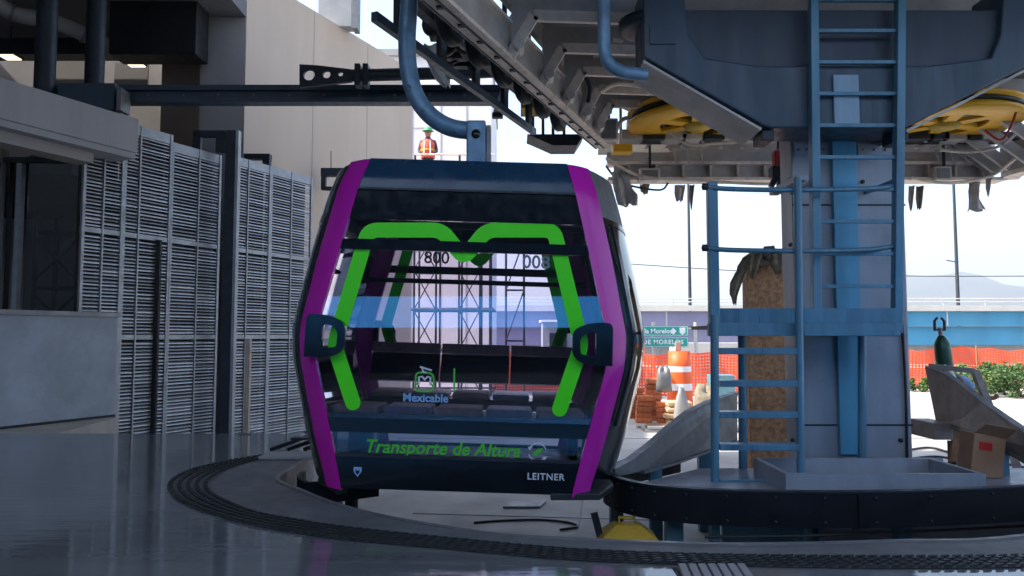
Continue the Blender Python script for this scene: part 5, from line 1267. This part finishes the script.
for j in range(len(lev) - 1):
    for i in (0, 2):
        for a, b in ((0, 1), (1, 0)):
            m = MB(); m.tube([(sx[i + a], YS - .07, lev[j]), (sx[i + b], YS - .07, lev[j + 1])], .018, 6); m.build('brace', 'steel_dark', sf)
for z in (lev[2], lev[-1]):
    for k in range(4):
        m = MB(); m.box((sx[0] - .1, YS + .05 + k * .26, z + .03), (sx[-1] + .1, YS + .28 + k * .26, z + .07)); m.build('plank', 'wood', sf)
for dz in (.5, 1.0):
    m = MB(); m.tube([(sx[0], YS - .04, lev[-1] + dz), (sx[-1] + .1, YS - .04, lev[-1] + dz)], .025, 8); m.build('guard_rail', 'cream', sf)
s2 = thing('scaffold_bay', 'slim two legged scaffold frame right of the white building', 'scaffold', (at(515, 300, 19).x, 19, PIT))
for px in (506, 524):
    x = at(px, 300, 19).x; m = MB(); m.tube([(x, 19, PIT + .003), (x, 19, 5.2)], .03, 8); m.build('standard', 'steel_dark', s2)
for z in (.9, 2.2, 3.5, 4.8):
    m = MB(); m.tube([(at(506, 300, 19).x, 19, z), (at(524, 300, 19).x, 19, z)], .024, 8); m.build('ledger', 'steel_dark', s2)
for z in (.9, 2.2):
    m = MB(); m.tube([(at(506, 300, 19).x, 18.96, z), (at(524, 300, 19).x, 18.96, z + 1.3)], .018, 6); m.build('brace', 'steel_dark', s2)
# worker on the scaffold
def person(base, lab):
    t = thing('person', lab, 'person', base)
    B = [(0, 0, .95), (0, 0, 1.15), (0, 0, 1.38), (0, 0, 1.50), (0, -.02, 1.62), (0, -.02, 1.74),
         (-.19, 0, 1.42), (-.25, -.05, 1.15), (-.16, -.28, 1.02), (.19, 0, 1.42), (.26, -.04, 1.15), (.20, -.28, 1.04),
         (-.10, 0, .90), (-.11, -.03, .50), (-.11, .02, .09), (-.11, -.13, .05), (.10, 0, .90), (.11, -.02, .50), (.11, .03, .09), (.11, -.12, .05)]
    E = [(0, 1), (1, 2), (2, 3), (3, 4), (4, 5), (2, 6), (6, 7), (7, 8), (2, 9), (9, 10), (10, 11), (0, 12), (12, 13), (13, 14), (14, 15), (0, 16), (16, 17), (17, 18), (18, 19)]
    rad = [.15, .14, .17, .06, .085, .075, .07, .05, .035, .07, .05, .035, .10, .07, .05, .04, .10, .07, .05, .04]
    me = bpy.data.meshes.new('body'); me.from_pydata(B, E, []); o = bpy.data.objects.new('body', me); COL.objects.link(o); o.parent = t
    sk = o.modifiers.new('skin', 'SKIN'); o.modifiers.new('sub', 'SUBSURF').levels = 1; o.modifiers['sub'].render_levels = 1
    for i, r in enumerate(rad): me.skin_vertices[0].data[i].radius = (r, r * .8)
    me.skin_vertices[0].data[0].use_root = True
    me.materials.append(M['trousers'])
    m = MB(); m.tube([(0, 0, .95), (0, 0, 1.15), (0, 0, 1.36), (0, 0, 1.47)], lambda t_: .20 if t_ < .5 else (.215 if t_ < .8 else .12), 14); m.build('vest', 'vest', t, world=False)
    m = MB(); m.lathe([(.215, 0), (.215, .05)], (0, 0, 1.14), n=14); m.build('vest_stripe', 'yellow', t, world=False)
    for sx_ in (-1, 1):
        m = MB(); m.bar((sx_ * .09, -.205, 1.0), (sx_ * .08, -.20, 1.40), .035, .01); m.build('vest_stripe', 'white', t, world=False)
    m = MB(); m.lathe([(.0, 1.845), (.07, 1.83), (.115, 1.78), (.125, 1.72), (.165, 1.715), (.12, 1.705)], (0, -.02, 0), n=16); m.build('helmet', 'helmet', t, world=False)
    m = MB(); m.lathe([(.0, 1.55), (.06, 1.56), (.09, 1.63), (.092, 1.70), (0, 1.72)], (0, -.02, 0), n=14); m.build('face', 'skin', t, world=False)
    return t
pz = at(428, 126, YS + .5).z - 1.84
lz = lev[-1] + .072
person(Vector((at(428, 140, YS + .5).x, YS + .5, lz)), 'worker in orange vest and green helmet standing on the scaffold top')
m = MB(); c = at(416, 140, 19.6); m.box((c.x - .06, 19.55, lev[-1] + .075), (c.x + .06, 19.67, at(416, 122, 19.6).z))
# viaduct
YV = 46
def vz(py): return at(780, py, YV).z
vd = thing('purple_viaduct', 'low purple painted road viaduct crossing the background left of the column', 'viaduct', (6, YV, PIT))
def viaduct(t, x0, x1, mt):
    for nm, za, zb, y0, m_ in (('parapet', vz(311), vz(305.5), YV - .3, 'concrete_pale'), ('fascia', vz(326), vz(311) - .01, YV, mt), ('lower_fascia', vz(345), vz(326) - .012, YV + .35, mt), ('pier_wall', PIT + .01, vz(345) - .01, YV + 1.0, 'concrete')):
        m = MB(); m.box((x0, y0, za), (x1, y0 + .3, zb)); m.build(nm, m_, t)
    m = MB(); m.box((x0, YV + .31, vz(311) - .3), (x1, YV + 9, vz(311) - .02)); m.build('road_deck', 'concrete_pale', t)
    for dz in (.22, .42):
        m = MB(); m.tube([(x0, YV - .15, vz(305.5) + dz), (x1, YV - .15, vz(305.5) + dz)], .035, 6); m.build('rail', 'galv', t)
    x = x0 + 1
    while x < x1:
        m = MB(); m.bar((x, YV - .15, vz(305.5)), (x, YV - .15, vz(305.5) + .45), .05, .05); m.build('baluster', 'galv', t); x += 2.6
    x = x0 + 3
    while x < x1:
        m = MB(); m.box((x - .04, YV - .02, vz(326) + .01), (x + .04, YV - .002, vz(311) - .02)); m.build('joint', 'concrete_pale', t); x += 6.1
viaduct(vd, -30, at(800, 300, YV).x, 'viaduct_purple')
vb = thing('blue_viaduct', 'low bright blue painted road viaduct crossing the background right of the column', 'viaduct', (40, YV, PIT))
viaduct(vb, at(800, 300, YV).x + .02, 75, 'viaduct_blue')
# lamp posts
for px, ytop, lab in ((690, 186, 'tall thin lamp post left of the blue landing'), (958, 158, 'tall thin lamp post right of the column')):
    c = at(px, 300, 52); t = thing('street_lamp', lab, 'lamp post', (c.x, 52, PIT), 'lamp posts along the viaduct')
    zt = at(px, ytop, 52).z
    m = MB(); m.tube([(c.x, 52, PIT), (c.x, 52, zt + 1)], .14, 10, r2=.08); m.build('pole', 'steel_dark', t)
    m = MB(); m.tube([(c.x, 52, zt + .95), (c.x - .6, 52, zt + 1.35), (c.x - 1.3, 52, zt + 1.45)], .05, 8); m.build('arm', 'galv', t)
    m = MB(); m.box((c.x - 2.0, 51.85, zt + 1.38), (c.x - 1.31, 52.15, zt + 1.52)); m.build('lamp_head', 'steel_grey', t, bevel=.03)
    if px > 900:
        z = at(px, 262, 52).z; m = MB(); m.bar((c.x, 52, z), (c.x - .7, 52, z + .12), .08, .06); m.build('side_bracket', 'steel_dark', t)
m = MB(); m.tube(spline([at(600, 262, 60), at(760, 272, 60), at(905, 276, 60), at(1060, 276, 60)], 8), .035, 5); tag(m.build('power_line', 'steel_dark'), 'thin overhead power line crossing the sky above the viaduct', 'cable')
# green road sign
YG2 = 31
sg = thing('road_sign', 'green road direction sign with white lettering before the purple viaduct', 'sign', (at(668, 340, YG2).x, YG2, PIT))
a, b = at(650, 347, YG2), at(688, 326, YG2)
m = MB(); m.box((a.x - .3, YG2, (a.z + b.z) / 2 + .03), (b.x, YG2 + .04, b.z)); m.build('upper_panel', 'sign_green', sg)
m = MB(); m.box((a.x - .6, YG2, a.z), (b.x, YG2 + .04, (a.z + b.z) / 2 - .03)); m.build('lower_panel', 'sign_green', sg)
for (z0, z1_, x0) in (((a.z + b.z) / 2 + .03, b.z, a.x - .3), (a.z, (a.z + b.z) / 2 - .03, a.x - .6)):
    for q in (((x0 + .02, z0 + .02), (b.x - .02, z0 + .035)), ((x0 + .02, z1_ - .035), (b.x - .02, z1_ - .02)), ((x0 + .02, z0 + .036), (x0 + .035, z1_ - .036)), ((b.x - .035, z0 + .036), (b.x - .02, z1_ - .036))):
        m = MB(); m.box((q[0][0], YG2 - .004, q[0][1]), (q[1][0], YG2 - .001, q[1][1])); m.build('border', 'white', sg)
def stext(body, x, z, size):
    p = Vector((x, YG2 - .006, z)) - sg.location; text('lettering', body, size, 'white', sg, Matrix.Translation(p) @ FRONT, .006)
stext('Vía Morelos', a.x + .28, b.z - .22, .27); stext('DE MORELOS', a.x + .55, a.z + .20, .26)
px_ = b.x - .62; zc = b.z - .22
m = MB(); m.prism([(px_ - .14, zc), (px_, zc - .14), (px_ + .14, zc), (px_, zc + .14)], 1, YG2 - .006, YG2 - .002); m.build('diamond', 'white', sg)
m = MB(); m.prism([(b.x - .36, zc + .15), (b.x - .12, zc + .15), (b.x - .12, zc - .05), (b.x - .24, zc - .16), (b.x - .36, zc - .05)], 1, YG2 - .006, YG2 - .002); m.build('route_shield', 'white', sg)
for px in (653, 695):
    c = at(px, 300, YG2 + .15); m = MB(); m.tube([(c.x, YG2 + .15, PIT), (c.x, YG2 + .15, at(px, 322, YG2).z)], .07, 10); m.build('pole', 'galv', sg)
m = MB(); m.bar((at(648, 300, YG2).x, YG2 + .08, b.z - .1), (at(696, 300, YG2).x, YG2 + .08, b.z - .1), .05, .06); m.build('cross_bar', 'galv', sg)
# low hut and walls under the viaduct
m = MB(); a = at(700, 370, 40); b = at(735, 343, 40); m.box((a.x - 1.2, 40, PIT + .01), (b.x + 2, 42, b.z)); tag(m.build('low_wall', 'concrete_pale'), 'low pale concrete wall beneath the purple viaduct', 'wall')
hs = thing('site_hut', 'small grey site hut seen through the right side of the cabin window', 'hut', (at(563, 370, 34).x, 34, PIT))
a, b = at(543, 375, 34), at(584, 322, 34)
m = MB(); m.box((a.x, 34, PIT + .006), (b.x, 36, b.z)); m.build('wall', 'concrete_blue', hs)
m = MB(); m.box((a.x - .1, 33.9, b.z + .002), (b.x + .1, 36.1, b.z + .1)); m.build('roof', 'white', hs)
m = MB(); m.box((a.x + .3, 33.96, PIT + .01), (a.x + 1.1, 33.997, b.z - .5)); m.build('door', 'steel_dark', hs)
# orange safety netting
def netting(px0, px1, py0, py1, Y, lab):
    a, b = at(px0, py1, Y), at(px1, py0, Y); zb_ = PIT + .01
    t = thing('safety_net', lab, 'netting', ((a.x + b.x) / 2, Y, PIT), 'orange safety netting')
    m = MB(); L = b.x - a.x; zt = b.z; step = .09; n = int(L / step); nz = int((zt - zb_) / step)
    def wv(x, z): return Y + .09 * math.sin(x * 2.1) + .05 * math.sin(x * 5.3 + z * 2)
    def tp(x): return zt - .10 * (.5 + .5 * math.sin(x * 1.9 + 1)) - .03 * math.sin(x * 6.1)
    # one joined mesh of tapes
    for i in range(n + 1):
        x = a.x + L * i / n; V = []
        for j in range(5):
            z = zb_ + (tp(x) - zb_) * j / 4; V += [(x - .024, wv(x, z), z), (x + .024, wv(x, z), z)]
        m.add(V, [(2 * j, 2 * j + 1, 2 * j + 3, 2 * j + 2) for j in range(4)])
    for k in range(nz + 1):
        V = []
        for i in range(0, n + 1, 2):
            x = a.x + L * i / n; z = zb_ + (tp(x) - zb_ - .03) * k / nz; V += [(x, wv(x, z) - .003, z), (x, wv(x, z) - .003, z + .058)]
        c_ = len(V) // 2; m.add(V, [(2 * j, 2 * j + 2, 2 * j + 3, 2 * j + 1) for j in range(c_ - 1)])
    tag(m.build('mesh', 'net', t), kind='stuff')
    x = a.x
    while x <= b.x + .01:
        m = MB(); m.tube([(x, Y + .12, PIT + .002), (x, Y + .12, zt + .08)], .025, 6); m.build('stake', 'wood', t); x += 2.4
netting(484, 592, 350, 392, 24, 'orange safety net seen through the cabin window')
netting(640, 716, 353, 396, 22, 'orange safety net behind the striped traffic drum')
netting(716, 782, 352, 392, 22, 'orange safety net between the blue steps and the column')
netting(908, 1060, 348, 374, 25, 'orange safety net right of the column above the bushes')
# traffic drum
YD = 17.5
c = at(680, 402, YD); c.z = PIT
td = thing('traffic_drum', 'orange traffic drum with pale reflective bands in the yard', 'traffic drum', c)
h = at(680, 351, YD).z - PIT; r0, r1 = .31, .25
def dr(t): return r0 + (r1 - r0) * t
for i, (t0, t1, mt) in enumerate(((0.06, .36, 'orange'), (.361, .47, 'white'), (.471, .66, 'orange'), (.661, .75, 'white'), (.751, 1.0, 'orange'))):
    m = MB(); m.lathe([(dr(t0), h * t0), (dr(t1), h * t1)] + ([(0, h)] if i == 4 else []), c, n=28); m.build('band' if i % 2 else 'body', mt, td)
m = MB(); m.lathe([(0, .002), (.40, .002), (.40, .05), (r0, h * .059)], c, n=28); m.build('base', 'rubber', td)
m = MB(); c2 = c + Vector((-.02, 0, h)); m.box((c2.x - .08, c2.y - .03, c2.z + .001), (c2.x + .06, c2.y + .03, c2.z + .22)); m.build('handle', 'tan', td, bevel=.02)
# brick stacks
def bricks(px, n_rows, n_col, Y, lab, lean=0):
    c = at(px, 400, Y); c.z = PIT
    t = thing('brick_stack', lab, 'brick stack', c, 'brick stacks by the drum')
    proto = None; rng = random.Random(px)
    for k in range(n_rows):
        for i in range(n_col):
            if proto is None:
                m = MB(); m.box((-.16, -.11, 0), (.16, .11, .105)); proto = m.build('brick', 'brick', t, world=False, bevel=.012); o = proto
            else: o = proto.copy(); COL.objects.link(o); o.parent = t
            o.location = ((i - (n_col - 1) / 2) * .335 + lean * k + rng.uniform(-.02, .02), rng.uniform(-.03, .03), .003 + k * .11); o.rotation_euler = (0, 0, rng.uniform(-.1, .1))
bricks(643, 5, 1, 15.4, 'short stack of orange bricks nearest the cabin', .01)
bricks(652, 8, 1, 15.8, 'tallest stack of orange bricks left of the drum', .008)
bricks(665, 4, 1, 15.2, 'low stack of orange bricks in front of the drum', 0)
bricks(636, 6, 1, 16.2, 'stack of orange bricks half hidden behind the cabin edge', 0)
def sack(px, py0, py1, wd, Y, mt, lab, nm, seed):
    rng = random.Random(seed); a, b = at(px, py1, Y), at(px, py0, Y); h = b.z - a.z; m = MB()
    prof = [(.5, 0), (1, .04), (1.05, .3), (1.0, .6), (.9, .82), (.6, .97), (0, 1.0)]
    n = 14; V = []
    for i in range(n):
        t_ = 2 * math.pi * i / n; wob = 1 + .2 * math.sin(3 * t_ + seed) + rng.uniform(-.1, .1)
        ct, st2 = math.cos(t_), math.sin(t_); ct = math.copysign(abs(ct) ** .6, ct); st2 = math.copysign(abs(st2) ** .6, st2)
        for r, z in prof: V.append((a.x + wd / 2 * r * ct * (1 + .12 * math.sin(5 * z + seed)) + rng.uniform(-.03, .03) * wd, Y + wd / 2 * r * st2 * .8, a.z + h * z * (1 + (.13 * math.sin(t_ * 2 + seed) + rng.uniform(-.05, .05)) * (z > .5))))
    q = len(prof); m.add(V, [(i * q + j, ((i + 1) % n) * q + j, ((i + 1) % n) * q + j + 1, i * q + j + 1) for i in range(n) for j in range(q - 1)], True)
    return tag(m.build(nm, mt), lab, 'bag', 'bags in the yard')
def on_ground(px, Y): return at(px, 0, Y)
bt_ = lambda Y: 335 + F * 1.8 / Y
sack(664, 368, 392, .30, 15.25, 'steel_grey', 'grey draped sack on the low brick stack', 'grey_sack', 2)
mat('sack_tan', (.62, .42, .25), .85, 0, .2, 8, .3, 30)
c = at(677, 383, 15.0); tb = thing('cement_bags', 'small pile of tan cement bags beside the drum foot', 'bags', (c.x, 15.0, PIT))
for k in range(4):
    m = MB(); z = PIT + .004 + k * .12; dx = (.02, -.03, .01, .03)[k]; hw_ = .24
    V = []
    for zz_, g in ((z, .86), (z + .03, 1.0), (z + .085, 1.0), (z + .115, .84)):
        for qx, qy in ((-1, -.9), (-.3, -1), (.4, -1), (1, -.88), (1.04, 0), (1, .9), (0, 1), (-1, .88), (-1.05, 0)): V.append((c.x + dx + qx * hw_ * g + random.uniform(-.012, .012), 15.0 + qy * .17 * g, zz_ + random.uniform(-.006, .006)))
    m.add(V, [(r * 9 + i_, r * 9 + (i_ + 1) % 9, (r + 1) * 9 + (i_ + 1) % 9, (r + 1) * 9 + i_) for r in range(3) for i_ in range(9)] + [tuple(range(8, -1, -1)), tuple(range(27, 36))]); m.build('bag', 'sack_tan', tb)
sack(682, 391, bt_(14.6), .26, 14.6, 'concrete', 'small grey sack in front of the tan sack', 'small_sack', 6)
sack(706, 388, bt_(15.6), .5, 15.6, 'rag', 'dark heap of sacking right of the drum', 'dark_sack', 8)
# pallet of planks
c = at(680, 408, 13.9); c.z = PIT; t = thing('plank_pile', 'low pile of grey planks lying before the brick stacks', 'planks', c)
rng = random.Random(11)
for k in range(7):
    m = MB(); x = c.x - .35 + rng.uniform(-.15, .15); y = c.y + (k % 4) * .2; z = PIT + .004 + (k // 4) * .055
    m.bar((x - .3, y, z + .024), (x + 1.5 + rng.uniform(-.2, .2), y + rng.uniform(-.06, .06), z + .024), .16, .045); m.build('plank', rng.choice(('wood', 'concrete', 'tan')), t)
m = MB(); a = at(716, 392, 19.5); m.box((a.x - .1, 19.5, PIT + .003), (a.x + .5, 20.0, PIT + .75)); tag(m.build('site_crate', mat('crate_teal', (.10, .22, .26), .6), bevel=.02), 'blue grey crate in the yard behind the blue steps', 'crate')
# bushes on the right
def bush(px, Y, wd, ht, lab, seed, col='leaf'):
    c = at(px, 300, Y); c.z = PIT; rng = random.Random(seed)
    t = thing('bush', lab, 'bush', c, 'bushes beyond the yard')
    m = MB()
    for k in range(7):
        a_ = rng.uniform(0, 6.28); e = Vector((math.cos(a_) * wd * .35, math.sin(a_) * wd * .3, ht * rng.uniform(.5, .85)))
        m.tube([(0, 0, 0), tuple(e * .5 + Vector((0, 0, .1))), tuple(e)], .035, 5, r2=.01)
    m.build('stems', 'bark', t, world=False)
    m = MB(); cl = [(Vector((rng.uniform(-.5, .5) * wd, rng.uniform(-.4, .4) * wd, rng.uniform(.18, .88) * ht)), rng.uniform(.13, .28) * ht) for _ in range(26)]
    for cc, r in cl:
        for _ in range(95):
            d = Vector((rng.gauss(0, 1), rng.gauss(0, 1), rng.gauss(0, 1))); d = d.normalized() * r * rng.uniform(.5, 1.1); p = cc + d; p.z = max(.03, p.z)
            s = rng.uniform(.035, .075); u_ = Vector((rng.gauss(0, 1), rng.gauss(0, 1), rng.gauss(0, .6))).normalized(); v_ = u_.cross(Vector((rng.gauss(0, 1), rng.gauss(0, 1), rng.gauss(0, 1)))).normalized()
            m.add([p - u_ * s, p + v_ * s * .5, p + u_ * s, p - v_ * s * .5], [(0, 1, 2, 3)])
    m.build('foliage', col, t, world=False)
mat('leaf_light', (.10, .17, .04), .65, 0, .45, 9)
bush(962, 22, 2.2, .98, 'leafy green bush behind the gas cylinder', 1)
bush(990, 23, 2.6, .86, 'leafy bush in the middle of the right background row', 2, 'leaf_light')
bush(1018, 21.5, 2.4, .98, 'leafy green bush at the right edge of the yard', 3)
bush(918, 24, 1.3, .42, 'low bush peeping out right of the column', 4, 'leaf_light')
# kerb at the end of the yard
m = MB(); m.box((-8, 28.9, PIT + .002), (60, 29.2, PIT + .14)); tag(m.build('kerb', 'concrete_pale'), kind='structure')
# hoses across the yard on the right
for i, (pts, lab) in enumerate(((((905, 452), (930, 449), (955, 455), (1030, 470)), 'upper black hose lying on the yard right of the column'), (((905, 461), (935, 458), (965, 463), (1030, 479)), 'lower black hose lying on the yard right of the column'))):
    P = spline([fl(x, y, PIT) for x, y in pts], 6); m = MB(); m.tube([(p.x, p.y, PIT + .022) for p in P], .018, 6); tag(m.build('yard_hose', 'hose'), lab, 'hose', 'hoses in the yard')

# ================================================================== HAZE
m = MB(); m.box((-9500, -9500, PIT - 1), (9500, 9500, 760))
hz = m.build('haze', 'black', origin=(0, 0, 0))
hm = bpy.data.materials.new('haze'); hm.use_nodes = True; hn = hm.node_tree.nodes; hn.clear()
ho = hn.new('ShaderNodeOutputMaterial'); hv = hn.new('ShaderNodeVolumePrincipled')
hv.inputs['Color'].default_value = (.88, .94, 1, 1); hv.inputs['Density'].default_value = .00017; hv.inputs['Anisotropy'].default_value = .3
hm.node_tree.links.new(hv.outputs[0], ho.inputs['Volume'])
hz.data.materials.clear(); hz.data.materials.append(hm)
tag(hz, 'thin pale haze hanging over the yard and hills', 'haze', kind='stuff')
